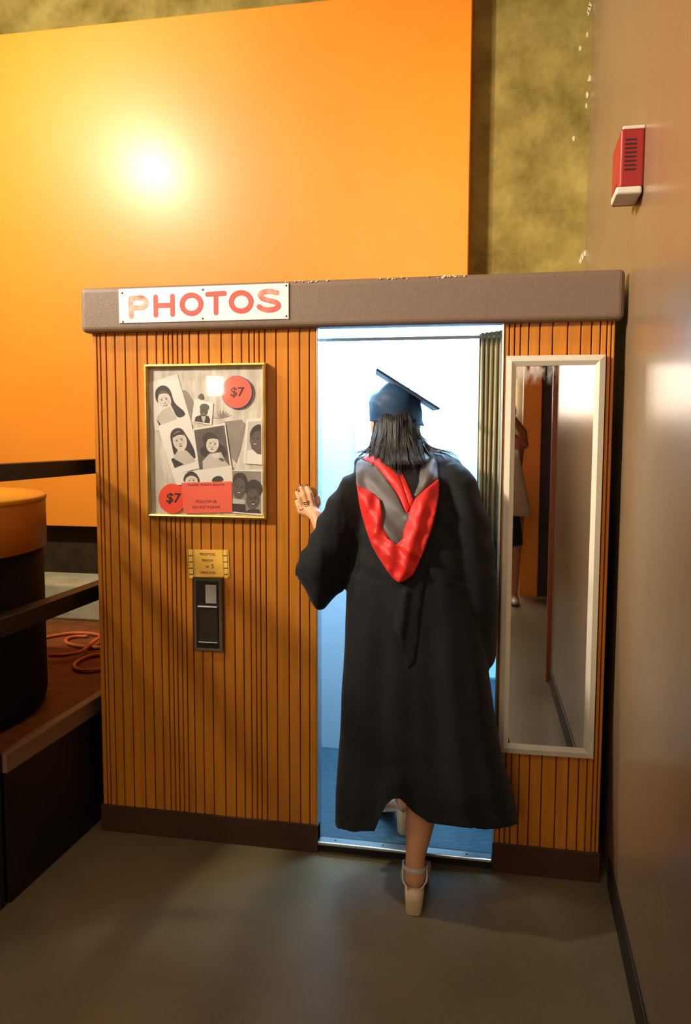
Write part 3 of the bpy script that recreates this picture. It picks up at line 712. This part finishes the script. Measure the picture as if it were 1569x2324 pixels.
loft('pink_top', [ring(BX, BY, .98, tw*.92, .13), ring(BX, BY, 1.15, tw*.9, .13), ring(BX, BY, 1.36, tw+.005, .12), ring(BX, BY, 1.45, .12, .08), ring(BX, BY, 1.48, .06, .06)], m_pink, b2o)
bm = bmesh.new(); ellipsoid(bm, V(0, -.01, 1.67), .085, .10, .10); ellipsoid(bm, V(0, -.06, 1.55), .08, .05, .12); from_bm('hair', bm, m_hair, b2o, True)
for s in (-1, 1):
    bm = bmesh.new(); ellipsoid(bm, V(s*.10, .06, .03), .042, .13, .032); from_bm('shoe', bm, m_strap, b2o, True)
ph = box('phone', BX-.04, BX+.04, BY+.335, BY+.345, 1.60, 1.75, m_black, None, .003)
tag(ph, 'black phone held up by the bystander reflected in the mirror', 'phone')
t0 = mpx(1174, 1052, 4.55); t1 = mpx(1202, 1150, 4.55)
rings_ = []
for t, w_, d_ in ((0, .05, .02), (.15, .085, .04), (.6, .10, .055), (.92, .095, .05), (1, .07, .03)):
    z = 1.34*(1-t)+mpx(1200, 1167, 4.55).z*t; cx = t0.x+(t1.x-t0.x)*min(1, t*1.1)-w_
    rings_.append(ring(cx, BY+.235, z, w_, d_*.8))
tt = loft('tote_bag', rings_, m_tote); tag(tt, 'cream canvas tote bag hanging from the bystander in the mirror', 'bag')

# ------------------------------------------------------------------ the graduate
gp = thing('person', 'graduate in black gown, red and grey hood and flare-blue cap stepping into the booth', 'person', (1.15, -.15, 0))
# --- gown
def gring(y, xl, xr, Yc, b_, n=72, skew=0.0, hem=None):
    Lp, Rp = at(xl, y, Yc), at(xr, y, Yc); cx = (Lp.x+Rp.x)/2; a_ = (Rp.x-Lp.x)/2; out = []
    for k in range(n):
        t = 2*math.pi*k/n; c_, s_ = math.cos(t), math.sin(t)
        x = cx+a_*(abs(c_)**.85)*(1 if c_ > 0 else -1); yy = Yc+b_*(abs(s_)**.9)*(1 if s_ > 0 else -1)+skew*max(0, c_)**2
        zz = Lp.z*(1-(c_+1)/2)+Rp.z*(c_+1)/2
        out.append(Vector((x, yy, zz)))
    return out
GR = [(1020, 862, 975, .05, .06, 0), (1030, 832, 1004, .035, .085, 0), (1046, 806, 1040, .01, .10, 0), (1085, 800, 1068, -.02, .125, 0), (1150, 806, 1078, -.05, .14, 0), (1250, 808, 1082, -.08, .15, 0),
      (1330, 790, 1088, -.09, .155, -.02), (1400, 785, 1098, -.10, .16, -.03), (1500, 782, 1112, -.11, .17, -.05), (1600, 779, 1124, -.12, .18, -.06),
      (1700, 775, 1143, -.13, .20, -.07), (1790, 771, 1162, -.14, .22, -.07), (1850, 772, 1173, -.145, .225, -.07), (1884, 775, 1179, -.15, .23, -.07)]
rings_ = [gring(y, a_, b_, yc, bb, 72, sk_) for y, a_, b_, yc, bb, sk_ in GR]
bm = bmesh.new(); vs, fs = loft_data(rings_); bm_add(bm, vs, fs)
def sring(p1, p2, Yc, b_, lean=0.0, n=28):
    A, B = at(*p1, Yc), at(*p2, Yc); c_ = (A+B)/2; h = (A-B)/2; out = []
    for k in range(n):
        t = 2*math.pi*k/n; out.append(c_+h*math.cos(t)+Vector((0, b_*math.sin(t)+lean*math.cos(t), 0)))
    return out
LS = [((855, 1048), (865, 1310), -.04, .09), ((835, 1053), (835, 1305), -.045, .105), ((812, 1062), (805, 1322), -.06, .11), ((782, 1082), (785, 1334), -.085, .11), ((757, 1115), (762, 1350), -.10, .105),
      ((738, 1150), (748, 1368), -.115, .098), ((718, 1190), (737, 1384), -.12, .088), ((700, 1222), (724, 1386), -.12, .075), ((684, 1252), (708, 1364), -.12, .06), ((673, 1280), (688, 1328), -.12, .03)]
vs, fs = loft_data([sring(*r_) for r_ in LS]); bm_add(bm, vs, fs)
def hring(y, xl, xr, Yc, b_, n=28):
    A, B = at(xl, y, Yc), at(xr, y, Yc); c_ = (A+B)/2; h = (A-B)/2
    return [c_+h*math.cos(2*math.pi*k/n)+Vector((0, b_*math.sin(2*math.pi*k/n), 0)) for k in range(n)]
RS = [(1052, 1010, 1042, -.02, .06), (1068, 1005, 1062, -.03, .08), (1090, 1005, 1080, -.045, .09), (1130, 1010, 1096, -.06, .095), (1200, 1015, 1116, -.08, .10), (1280, 1020, 1126, -.09, .10), (1360, 1030, 1129, -.10, .095), (1440, 1040, 1129, -.10, .09), (1492, 1050, 1128, -.10, .085), (1506, 1056, 1124, -.10, .08)]
vs, fs = loft_data([hring(*r_) for r_ in RS]); bm_add(bm, vs, fs)
gme = remeshed(bm, .007, 6, .5)
# hem line (height above floor by photo column), drape folds
def hem_row(x):
    P = [(760, 1884), (777, 1886), (800, 1889), (850, 1887), (866, 1848), (880, 1822), (893, 1813), (908, 1812), (924, 1828), (938, 1843), (975, 1868), (1050, 1878), (1100, 1883), (1150, 1880), (1180, 1872)]
    for (xa, ya), (xb, yb) in zip(P[:-1], P[1:]):
        if xa <= x <= xb: return ya+(yb-ya)*(x-xa)/(xb-xa)
    return P[0][1] if x < P[0][0] else P[-1][1]
gme.update()
nrmv = [v.normal.copy() for v in gme.vertices]
def fold(x, z):
    t = min(1, max(0, (1.15-z)/.75)); amp = .0105*t
    u = (x-1.12)*(1-.35*(1-z)) 
    f = math.sin(u*46+1.2+1.5*noise.noise((x*3, z*1.2, 0)))+.6*math.sin(u*83+z*2.1+.7)+1.0*noise.noise((x*9, z*1.5, 3.7))
    return amp*f*.75
for v, n in zip(gme.vertices, nrmv):
    x, y, z = v.co
    px_, py_ = proj(v.co)
    if px_ > 778 or py_ > 1390:
        v.co += n*fold(x, z)*(1-min(1, abs(n.z)*1.2))
    else:
        v.co += n*.0025*(math.sin((px_*.6+py_)*.06)+noise.noise((x*9, 0, z*7)))
    v.co += n*.004*noise.noise((x*11, y*11, z*7))
    # sloping upper-sleeve creases that run from the hood to the elbow
    if 1.0 < z < 1.42: v.co += n*.0035*math.sin((x*.8+z)*75+3*noise.noise((x*5, z*5, 1)))
bins = {}
for v in gme.vertices:                      # lowest point of the back and of the front, column by column
    px_, py_ = proj(v.co); kk = (int(px_//12), v.co.y < -.12); bins[kk] = max(bins.get(kk, 0), py_)
for v in gme.vertices:                      # trim to the hem line, arched at the back
    px_, py_ = proj(v.co)
    if py_ > 1740:
        back = v.co.y < -.12; c0 = px_/12-.5; k0 = math.floor(c0); f_ = c0-k0
        m0 = bins.get((k0, back)) or bins.get((k0+1, back)) or py_; m1 = bins.get((k0+1, back)) or m0
        pm = max(1800, m0*(1-f_)+m1*f_)
        lim = hem_row(px_)-(0 if back else 10)
        want = 1740+min(1.0, (py_-1740)/(pm-1740))*(lim-1740)
        if want < py_: v.co = at(px_, want, v.co.y)
gown = finish('gown', gme, m_gown, gp, True)
bvh = BVHTree.FromPolygons([v.co for v in gme.vertices], [tuple(p.vertices) for p in gme.polygons])
def back_pt(x, y, off):
    Y = -.15
    for _ in range(3):
        p = at(x, y, Y); h = bvh.ray_cast(Vector((p.x, -1.2, p.z)), Vector((0, 1, 0)))
        if h[0] is None:
            nr = bvh.find_nearest(at(x, y, .0)); Y = nr[0].y; break
        Y = h[0].y
    p = at(x, y, Y-off); return p
def cloth_patch(name, outline, off, m, parent, puff=.008, wid=10.0, step=5.0, relief=None):
    ol = []
    for (xa, ya), (xb, yb) in zip(outline, outline[1:]+outline[:1]):
        k = max(1, int(math.hypot(xb-xa, yb-ya)/step))
        ol += [(xa+(xb-xa)*i/k, ya+(yb-ya)*i/k) for i in range(k)]
    def inside(x, y):
        c_ = False
        for (xa, ya), (xb, yb) in zip(ol, ol[1:]+ol[:1]):
            if (ya > y) != (yb > y) and x < (xb-xa)*(y-ya)/(yb-ya)+xa: c_ = not c_
        return c_
    def dist(x, y): return min(math.hypot(x-a_, y-b_) for a_, b_ in ol)
    xs = [p_[0] for p_ in ol]; ys = [p_[1] for p_ in ol]; pts = [Vector(p_) for p_ in ol]
    yy = min(ys)
    while yy < max(ys):
        xx = min(xs)
        while xx < max(xs):
            if inside(xx, yy) and dist(xx, yy) > step*.6: pts.append(Vector((xx, yy)))
            xx += step
        yy += step
    n = len(ol)
    r_ = delaunay_2d_cdt(pts, [(i, (i+1) % n) for i in range(n)], [], 1, 1e-4)
    V2, F2 = r_[0], r_[2]
    vs = []
    for p_ in V2:
        d_ = dist(p_.x, p_.y); o_ = off+puff*(1-math.exp(-d_/wid))
        if relief: o_ += relief(p_.x, p_.y, d_)
        vs.append(back_pt(p_.x, p_.y, o_))
    k = len(vs)
    from collections import Counter
    cnt = Counter(); 
    for f_ in F2:
        for a_, b_ in zip(f_, f_[1:]+f_[:1]): cnt[(min(a_, b_), max(a_, b_))] += 1
    edge = [e_ for e_, c_ in cnt.items() if c_ == 1]; mp = {}
    fs = [tuple(f_) for f_ in F2]
    for a_, b_ in edge:
        for i in (a_, b_):
            if i not in mp: mp[i] = len(vs); p_ = V2[i]; vs.append(back_pt(p_.x, p_.y, -.004))
        fs.append((a_, b_, mp[b_], mp[a_]))
    me = bpy.data.meshes.new(name); me.from_pydata([tuple(v) for v in vs], [], fs)
    bm_ = bmesh.new(); bm_.from_mesh(me); bmesh.ops.recalc_face_normals(bm_, faces=bm_.faces[:])
    bm_.to_mesh(me); bm_.free()
    return finish(name, me, m, parent, True)
hood_shell = cloth_patch('hood', [(806, 1052), (808, 1100), (824, 1190), (850, 1275), (885, 1345), (896, 1398), (894, 1425), (908, 1452), (914, 1490), (926, 1518), (942, 1505), (950, 1450), (958, 1370), (978, 1260), (994, 1150), (996, 1060), (988, 1034), (965, 1046), (950, 1056), (900, 1066), (872, 1050), (846, 1040), (826, 1040)],
    .002, m_gown, gp, .006, 14, 7, lambda x, y, d_: .012*math.exp(-((x-921-(y-1342)*-.12)/9)**2)*(1 if y > 1335 else 0))
gl_ = [(808, 1057), (809, 1100), (818, 1112), (838, 1126), (850, 1140), (856, 1165), (858, 1195), (868, 1222), (880, 1238), (900, 1246), (926, 1232), (934, 1206), (938, 1180), (932, 1160), (921, 1166), (906, 1132), (895, 1113), (876, 1086), (856, 1061), (837, 1048), (820, 1042), (811, 1047)]
cloth_patch('grey_lining', gl_, .012, m_hgrey, hood_shell, .010, 18, 5, lambda x, y, d_: .006*math.sin((x*.75-y*.45)*.12))
gr_ = [(958, 1044), (985, 1034), (991, 1048), (994, 1068), (995, 1088), (967, 1109), (943, 1131), (939, 1124), (950, 1092)]
cloth_patch('grey_lining', gr_, .010, m_hgrey, hood_shell, .010, 14, 5, lambda x, y, d_: .004*math.sin((x+y*.3)*.2))
rb = [(810, 1098), (815, 1140), (822, 1170), (832, 1205), (845, 1240), (861, 1268), (880, 1297), (893, 1313), (905, 1322), (916, 1320), (927, 1313), (938, 1304), (950, 1280), (964, 1246), (981, 1197), (990, 1160), (996, 1125), (997, 1100), (995, 1087), (967, 1109), (943, 1131), (934, 1148), (929, 1162), (925, 1178), (916, 1205), (915, 1221), (908, 1229), (900, 1236), (890, 1228), (881, 1222), (876, 1211), (869, 1194), (868, 1163), (862, 1133), (845, 1118), (826, 1107)]
cloth_patch('red_facing', rb, .024, m_hred, hood_shell, .013, 14, 5,
    lambda x, y, d_: .005*math.sin((x*.9+y*.25)*.16)+.006*noise.noise((x*.05, y*.035, 2.0)) + (.006*math.exp(-((y-1235-(x-900)*.5)/7)**2) if y > 1195 else 0))
r1 = [(823, 1041), (834, 1032), (847, 1026), (858, 1023), (864, 1036), (879, 1050), (894, 1058), (904, 1076), (914, 1100), (922, 1125), (931, 1150), (927, 1165), (921, 1166), (906, 1132), (895, 1113), (876, 1086), (856, 1061), (837, 1048)]
cloth_patch('red_edge', r1, .013, m_hred, hood_shell, .006, 8, 4)
r2 = [(901, 1064), (908, 1063), (921, 1088), (931, 1111), (939, 1135), (931, 1158), (924, 1140), (914, 1108), (905, 1084)]
cloth_patch('red_edge', r2, .010, m_hred, hood_shell, .005, 6, 3.5)
r3 = [(961, 1018), (978, 1011), (988, 1026), (976, 1040), (960, 1038)]
cloth_patch('red_edge', r3, .012, m_hred, hood_shell, .004, 6, 4)

# --- body: one continuous surface
bm = bmesh.new()
HC = at(897, 955, .06)                      # head centre
hrot = Matrix.Rotation(math.radians(24), 3, 'Z') @ Matrix.Rotation(math.radians(-8), 3, 'X')
def hd(x, y, z): return HC + hrot @ Vector((x, y, z))
def headfn(v):
    v = v.copy()
    if v.z < 0: v.x *= 1-.28*v.z*v.z; v.y = v.y*(1-.25*v.z*v.z)+(.10 if v.y > 0 else .0)*(-v.z)
    return v
ellipsoid(bm, hd(0, 0, .01), .074, .093, .118, hrot, 28, 18, headfn)
capsule(bm, hd(0, .088, .012), hd(0, .106, -.022), .008, .013, 10)                 # nose
capsule(bm, hd(-.018, .088, -.06), hd(.018, .088, -.06), .008, .008, 10)           # mouth
capsule(bm, hd(0, .066, -.098), hd(0, .076, -.095), .022, .018, 12)                # chin
for s in (-1, 1):
    ellipsoid(bm, hd(s*.078, -.005, -.012), .008, .018, .031, hrot, 12, 8)         # ears
    capsule(bm, hd(s*.02, .086, .035), hd(s*.05, .074, .037), .008, .007, 8)       # brows
neck = at(905, 1040, .02)
capsule(bm, hd(0, -.012, -.06), neck, .052, .058)
shL, shR = at(850, 1098, -.01), at(1020, 1105, -.02); hip = at(940, 1430, -.06); waist = at(930, 1280, -.05)
capsule(bm, neck, (shL+shR)/2+Vector((0, .01, -.04)), .06, .10); capsule(bm, shL, shR, .048, .048)
capsule(bm, (shL+shR)/2+Vector((0, .01, -.09)), waist, .115, .10); capsule(bm, waist, hip, .10, .12)
hl, hr_ = hip+Vector((-.085, 0, -.03)), hip+Vector((.085, 0, -.03))
# trailing right leg: foot on the floor outside
hR = at(937, 1995, -.315)                   # heel of the right foot
aR = Vector((hR.x+.004, -.285, .175)); kR = Vector((1.215, -.155, .52))
capsule(bm, hr_, kR, .085, .056); capsule(bm, kR, kR*.45+aR*.55+Vector((.006, -.035, .02)), .05, .055); capsule(bm, kR*.45+aR*.55+Vector((.006, -.035, .02)), aR, .054, .030)
capsule(bm, aR, Vector((aR.x, -.292, .112)), .030, .032); capsule(bm, Vector((aR.x, -.292, .110)), Vector((aR.x-.012, -.13, .055)), .030, .034)
capsule(bm, Vector((aR.x-.012, -.13, .05)), Vector((aR.x-.02, -.075, .042)), .036, .026)
# leading left leg: foot up on the booth floor, toes turned out to the left
hL = Vector((1.100, .11, .152)); tL = Vector((1.005, .255, .085)); aL = hL+Vector((-.008, .02, .055)); kL = Vector((1.02, .10, .56))
capsule(bm, hl, kL, .085, .056); capsule(bm, kL, kL*.45+aL*.55+Vector((.01, -.02, .02)), .05, .047); capsule(bm, kL*.45+aL*.55+Vector((.01, -.02, .02)), aL, .046, .030)
capsule(bm, aL, hL, .030, .031); capsule(bm, hL, tL, .030, .033); capsule(bm, tL, tL+(tL-hL).normalized()*.045, .035, .024)
# right arm bends forward into the booth
elR = Vector((1.345, -.06, 1.02)); wrR = Vector((1.22, .14, 1.02))
capsule(bm, shR, elR, .046, .038); capsule(bm, elR, wrR, .037, .024)
hd2 = wrR+Vector((-.05, .05, 0)); capsule(bm, wrR, hd2, .026, .03)
for k in range(4): capsule(bm, hd2+Vector((0, 0, .03-.02*k)), hd2+Vector((-.06+.006*abs(k-1), .04, .03-.022*k)), .009, .0075, 8)
capsule(bm, hd2+Vector((0, 0, .03)), hd2+Vector((-.01, .03, .07)), .010, .008, 8)
# left arm: elbow low inside the sleeve, hand flat on the booth front
YH = -.020
elL = at(770, 1275, -.13); wrL = at(719, 1172, -.055)
capsule(bm, shL, elL, .05, .038); capsule(bm, elL, wrL, .036, .024)
def HP(x, y, Yh): return at(660+x/11.2, 1080+y/11.2, Yh)
palm = [((560, 940), (300, 830), .020, .013), ((560, 940), (440, 760), .020, .0135), ((570, 930), (560, 720), .019, .0125), ((540, 960), (250, 900), .018, .0115)]
for a_, b_, ra, rb_ in palm: capsule(bm, HP(*a_, -.032), HP(*b_, -.028), ra, rb_)
capsule(bm, wrL, HP(560, 930, -.034), .024, .022)
FNG = [[(245, 890), (190, 760), (152, 640), .0088, .0072, 'p'], [(310, 830), (225, 570), (150, 405), .0098, .0080, 'r'], [(440, 760), (345, 480), (255, 265), .0100, .0082, 'm'], [(560, 720), (500, 450), (425, 275), .0100, .0080, 'i']]
nails = []
for b_, m_, t_, ra, rb_, _n in FNG:
    pb_, pm_, pt_ = HP(*b_, -.030), HP(*m_, -.029), HP(*t_, -.014)
    capsule(bm, pb_, pm_, ra, (ra+rb_)/2, 12); capsule(bm, pm_, pt_, (ra+rb_)/2, rb_, 12); nails.append((pt_, pm_, rb_))
tb0 = HP(600, 860, -.022); tb1 = HP(700, 690, -.017); tb2 = HP(690, 545, -.015)
capsule(bm, HP(570, 930, -.03), tb0, .017, .013, 12); capsule(bm, tb0, tb1, .012, .0105, 12); capsule(bm, tb1, tb2, .0105, .0085, 12)
bme = remeshed(bm, .0032, 3, .5)
body = finish('body', bme, m_skin, gp, True)
for pt_, pm_, r_ in nails:
    d_ = (pt_-pm_).normalized(); bm = bmesh.new()
    rot = Matrix((d_.cross(Vector((0, 1, 0))).normalized(), Vector((0, 1, 0)), d_)).transposed()
    ellipsoid(bm, pt_+d_*.005+Vector((0, -r_*.80, 0)), .0050, .0022, .0075, rot, 10, 8); from_bm('nail', bm, m_nail, gp, True)
def ring_on(p, d_, r_, m=m_gold):
    d_ = d_.normalized(); s_, t_ = frame_of(d_)
    pts = [p+(s_*math.cos(a_)+t_*math.sin(a_))*r_ for a_ in [2*math.pi*k/20 for k in range(21)]]
    tube('finger_ring', pts, .0021, m, gp, 6)
for b_, m_, f_ in ((FNG[1][0], FNG[1][1], -.02), (FNG[2][0], FNG[2][1], .02), (FNG[2][0], FNG[2][1], .20), (FNG[2][0], FNG[2][1], .36)):
    A, B = HP(*b_, -.030), HP(*m_, -.029); ring_on(A.lerp(B, f_), B-A, .0118)
for s in (-1, 1):
    bm = bmesh.new(); ellipsoid(bm, hd(s*.032, .083, .015), .013, .008, .008, hrot, 12, 8); from_bm('eye', bm, m_eye, gp, True)
bm = bmesh.new(); ellipsoid(bm, hd(0, .094, -.06), .022, .006, .007, hrot, 12, 8); from_bm('lips', bm, m_lips, gp, True)

# --- hair
bm = bmesh.new()
HR = [(905, 850, 950, .055, .070), (935, 853, 952, .055, .088), (960, 855, 951, .05, .092), (985, 850, 955, .04, .088), (1005, 840, 968, .03, .085), (1022, 838, 984, .015, .085), (1038, 848, 988, -.005, .080), (1048, 868, 976, -.03, .06), (1054, 885, 958, -.05, .03)]
HR2 = []
for y_, xl_, xr_, yc_, b_ in HR:
    if y_ > 1015:
        yb = min(back_pt((xl_+xr_)/2+d_, min(1120, y_), 0).y for d_ in (-30, 0, 30)); yc_ = min(yc_, yb-.034+b_*.999) if y_ > 1030 else min(yc_, yb-.02+b_)
    HR2.append((y_, xl_, xr_, yc_, b_))
vs, fs = loft_data([hring(*r_, 40) for r_ in HR2]); bm_add(bm, vs, fs)
hme_bvh = BVHTree.FromPolygons(vs, [f_ for f_ in fs if len(f_) == 4])
rnd = random.Random(5)
def hair_pt(x, y, off):
    Y = -.03
    for _ in range(2):
        p = at(x, y, Y); h = hme_bvh.ray_cast(Vector((p.x, -1.2, p.z)), Vector((0, 1, 0)))
        if h[0] is not None: Y = h[0].y
        else:
            h2 = bvh.ray_cast(Vector((p.x, -1.2, p.z)), Vector((0, 1, 0))); Y = h2[0].y if h2[0] is not None else -.03
    return at(x, y, Y-off)
for lk in range(64):
    s0 = rnd.random(); sp0 = (s0-.47)*2
    lx = 855+92*s0; ly = rnd.uniform(936, 975); ex = lx+sp0*rnd.uniform(8, 40)+rnd.uniform(-6, 6); ey = rnd.uniform(1036, 1092)-abs(sp0)*rnd.uniform(14, 34)
    bend = rnd.uniform(-7, 7); ph0 = rnd.uniform(0, 6); lift = rnd.uniform(.001, .014)
    for st in range(24):
        jx, jy = rnd.gauss(0, 2.6), rnd.gauss(0, 5); tip = rnd.gauss(0, 1.2); pts = []
        for k in range(8):
            t = k/7
            x = lx+jx*(1-.55*t)+(ex-lx)*t**1.5+bend*math.sin(t*3.1)*t+3*t*math.sin(t*5+ph0)+tip*t*t*2
            pts.append(hair_pt(min(max(x, 838), 996), ly+(ey+jy-ly)*t, lift*math.sin(min(1, t*1.6)*1.57)+.0015*(st % 4)))
        rr = rnd.uniform(.0007, .0015); vs2, fs2 = tube_data(pts, [rr*q_ for q_ in (.7, 1, 1, 1, .9, .75, .5, .12)], 4); bm_add(bm, vs2, fs2)
fly = [[(960, 1005), (985, 1018), (1010, 1026), (1030, 1032), (1040, 1044)], [(965, 1010), (990, 1024), (1012, 1030), (1026, 1040), (1036, 1056)], [(955, 1000), (978, 1015), (1000, 1022), (1020, 1024), (1038, 1036)], [(962, 1012), (985, 1028), (1005, 1036), (1018, 1048)],
       [(850, 1012), (838, 1024), (825, 1030), (812, 1040)], [(848, 1008), (836, 1020), (820, 1024), (806, 1030)], [(846, 1004), (834, 1018), (818, 1032), (804, 1046)], [(852, 1018), (838, 1030), (826, 1040)], [(850, 1015), (832, 1026), (815, 1034)]]
for f_ in fly:
    for j in range(4):
        pts = catmull([hair_pt(x+rnd.uniform(-3, 3), y+rnd.uniform(-3, 3), .006) for x, y in f_], 3); n_ = len(pts)
        vs2, fs2 = tube_data(pts, [.0016*(1-.85*k/(n_-1)) for k in range(n_)], 4); bm_add(bm, vs2, fs2)
from_bm('hair', bm, m_hair, gp, True)

# --- mortarboard cap
CA, CB = at(845, 838, .05), at(1001, 935, .05); cc = (CA+CB)/2
e1 = (CB-CA).normalized(); vd = (cc-CAM).normalized()
nn = e1.cross(vd).normalized(); nn = nn if nn.z > 0 else -nn
e2 = (vd-e1*vd.dot(e1)-nn*.055).normalized(); nn = (e1.cross(e2)).normalized(); nn = nn if nn.z > 0 else -nn
side = .236; ph_ = math.radians(9)
b1 = e1*math.cos(ph_)+e2*math.sin(ph_); b2 = -e1*math.sin(ph_)+e2*math.cos(ph_)
cap_o = None
rings_ = []
CRG = [(956, 840, 960, 964, .085), (938, 838, 958, 946, .090), (915, 838, 957, 926, .088), (895, 848, 957, 912, .080), (880, 866, 956, 902, .070), (868, 884, 950, 892, .055)]
for yl, xl, xr, yr, b_ in CRG:
    A, B = at(xl, yl, .055), at(xr, yr, .055); c_ = (A+B)/2; h = (B-A)/2
    rings_.append([c_+h*math.cos(t)*(1.0)+Vector((0, b_*math.sin(t), 0)) for t in [2*math.pi*k/40 for k in range(40)]])
for k in (39, 0, 1):
    rings_[0][k] = rings_[0][k]+Vector((.006 if k == 0 else .002, 0, -.004))
fine = []
for a_, b_ in zip(rings_[:-1], rings_[1:]):
    for k in range(5): fine.append([p_.lerp(q_, k/5) for p_, q_ in zip(a_, b_)])
fine.append(rings_[-1])
cx_ = sum((p_ for r_ in fine for p_ in r_), Vector())/sum(len(r_) for r_ in fine)
for r_ in fine[1:]:
    for k, p_ in enumerate(r_):
        o_ = (p_-cx_).normalized(); u_ = (p_.x*.8+p_.z)*70
        r_[k] = p_+o_*(.0035*noise.noise((p_.x*26, p_.y*26, p_.z*20))+.0022*math.sin(u_+2*noise.noise((p_.x*12, p_.z*12, 4))))
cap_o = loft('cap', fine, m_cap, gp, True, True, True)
bm = bmesh.new(); vs = []
for s_, t_ in ((-1, -1), (1, -1), (1, 1), (-1, 1)):
    vs.append(cc+b1*s_*side/2+b2*t_*side/2)
top = [v+nn*.0035 for v in vs]; bot = [v-nn*.0035 for v in vs]
bm_add(bm, top+bot, [(0, 1, 2, 3), (7, 6, 5, 4)]+[(i, (i+1) % 4, 4+(i+1) % 4, 4+i) for i in range(4)])
bmesh.ops.bevel(bm, geom=bm.edges[:], offset=.0015, segments=1, affect='EDGES')
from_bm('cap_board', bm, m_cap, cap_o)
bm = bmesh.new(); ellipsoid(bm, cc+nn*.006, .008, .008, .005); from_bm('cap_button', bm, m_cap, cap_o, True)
# --- shoes
def heel_block(name, top_c, bot_c, wt, dt, wb, db, m, parent, yaw=0.0, n=24):
    def rr(c_, w_, d_):
        out = []
        for k in range(n):
            t = 2*math.pi*k/n; cx, sy = math.cos(t), math.sin(t)
            p_ = Vector((w_*(abs(cx)**.7)*(1 if cx > 0 else -1), d_*(abs(sy)**.7)*(1 if sy > 0 else -1), 0)); p_.rotate(Matrix.Rotation(yaw, 3, 'Z')); out.append(Vector(c_)+p_)
        return out
    return loft(name, [rr(bot_c, wb*.92, db*.92), rr(Vector(bot_c)+Vector((0, 0, .004)), wb, db), rr(Vector(top_c)*.5+Vector(bot_c)*.5, (wt+wb)/2, (dt+db)/2), rr(top_c, wt, dt)], m, parent)
def shoe(heel, toe, ankle, floor, yaw, m, label):
    s_ = heel_block('shoe', (heel.x, heel.y+.004, heel.z-.028), (heel.x-.001, heel.y+.006, floor+.001), .030, .028, .0245, .024, m_heel, gp, yaw)
    d_ = (toe-heel); d_.z = 0; d_.normalize(); sd = Vector((-d_.y, d_.x, 0))
    # sole
    L_ = [heel+Vector((0, 0, -.032))-d_*.012, heel+Vector((0, 0, -.032))+d_*.012, heel.lerp(toe, .5)+Vector((0, 0, -.034)), toe+Vector((0, 0, -.034)), toe+d_*.075+Vector((0, 0, -.030))]
    L_[3].z = max(L_[3].z, floor+.014); L_[4].z = floor+.014
    ws = [.020, .026, .029, .042, .024]; rings_ = []
    for p_, w_ in zip(L_, ws):
        th = .006 if p_ is not L_[3] and p_ is not L_[4] else .013
        rings_.append([p_+sd*w_+Vector((0, 0, th)), p_-sd*w_+Vector((0, 0, th)), p_-sd*w_-Vector((0, 0, th)), p_+sd*w_-Vector((0, 0, th))])
    loft('sole', rings_, m_heel, s_, False)
    # ankle strap, heel counter straps and vamp
    ac = ankle+Vector((0, 0, -.03)); rr = .0345
    def band(c_, rx, ry, h, tilt, name, m_):
        A = []
        for k in range(28):
            t = 2*math.pi*k/28; e_ = sd*rx*math.cos(t)+d_*ry*math.sin(t)+Vector((0, 0, tilt*math.sin(t))); A.append((c_+e_, e_.normalized()))
        rings_ = [[p_+Vector((0, 0, h/2)) for p_, n_ in A], [p_+n_*.002 for p_, n_ in A], [p_-Vector((0, 0, h/2)) for p_, n_ in A]]
        return loft(name, rings_, m_, s_, True, False, False)
    band(ac, rr, rr+.004, .015, .0, 'ankle_strap', m_strap)
    for s in (-1, 1):
        pts = [ac+sd*s*rr*1.02, heel.lerp(toe, .25)+sd*s*.040+Vector((0, 0, .005)), heel.lerp(toe, .5)+sd*s*.043-Vector((0, 0, .02))]
        tube('side_strap', catmull(pts, 5), .0045, m_strap, s_, 6)
        tube('side_strap', catmull([ac+sd*s*rr*1.02, heel+sd*s*.036-Vector((0, 0, .005)), heel-d_*.02+sd*s*.02-Vector((0, 0, .024))], 5), .003, m_strap, s_, 6)
    band(toe+Vector((0, 0, .006)), .046, .02, .034, -.006, 'toe_strap', m_strap)
    bm = bmesh.new(); ellipsoid(bm, ac+sd*(rr+.004)*(-1)+Vector((0, 0, 0)), .004, .004, .005, None, 10, 6); from_bm('buckle', bm, m_gold, s_, True)
    return s_
shoe(Vector((aR.x, -.300, .113)), Vector((aR.x-.014, -.125, .052)), aR, 0, 0, m_heel, '')
shoe(Vector((1.100, .108, .166)), Vector((1.005, .255, .098)), aL+Vector((0, 0, .01)), BF, math.radians(30), m_heel, '')
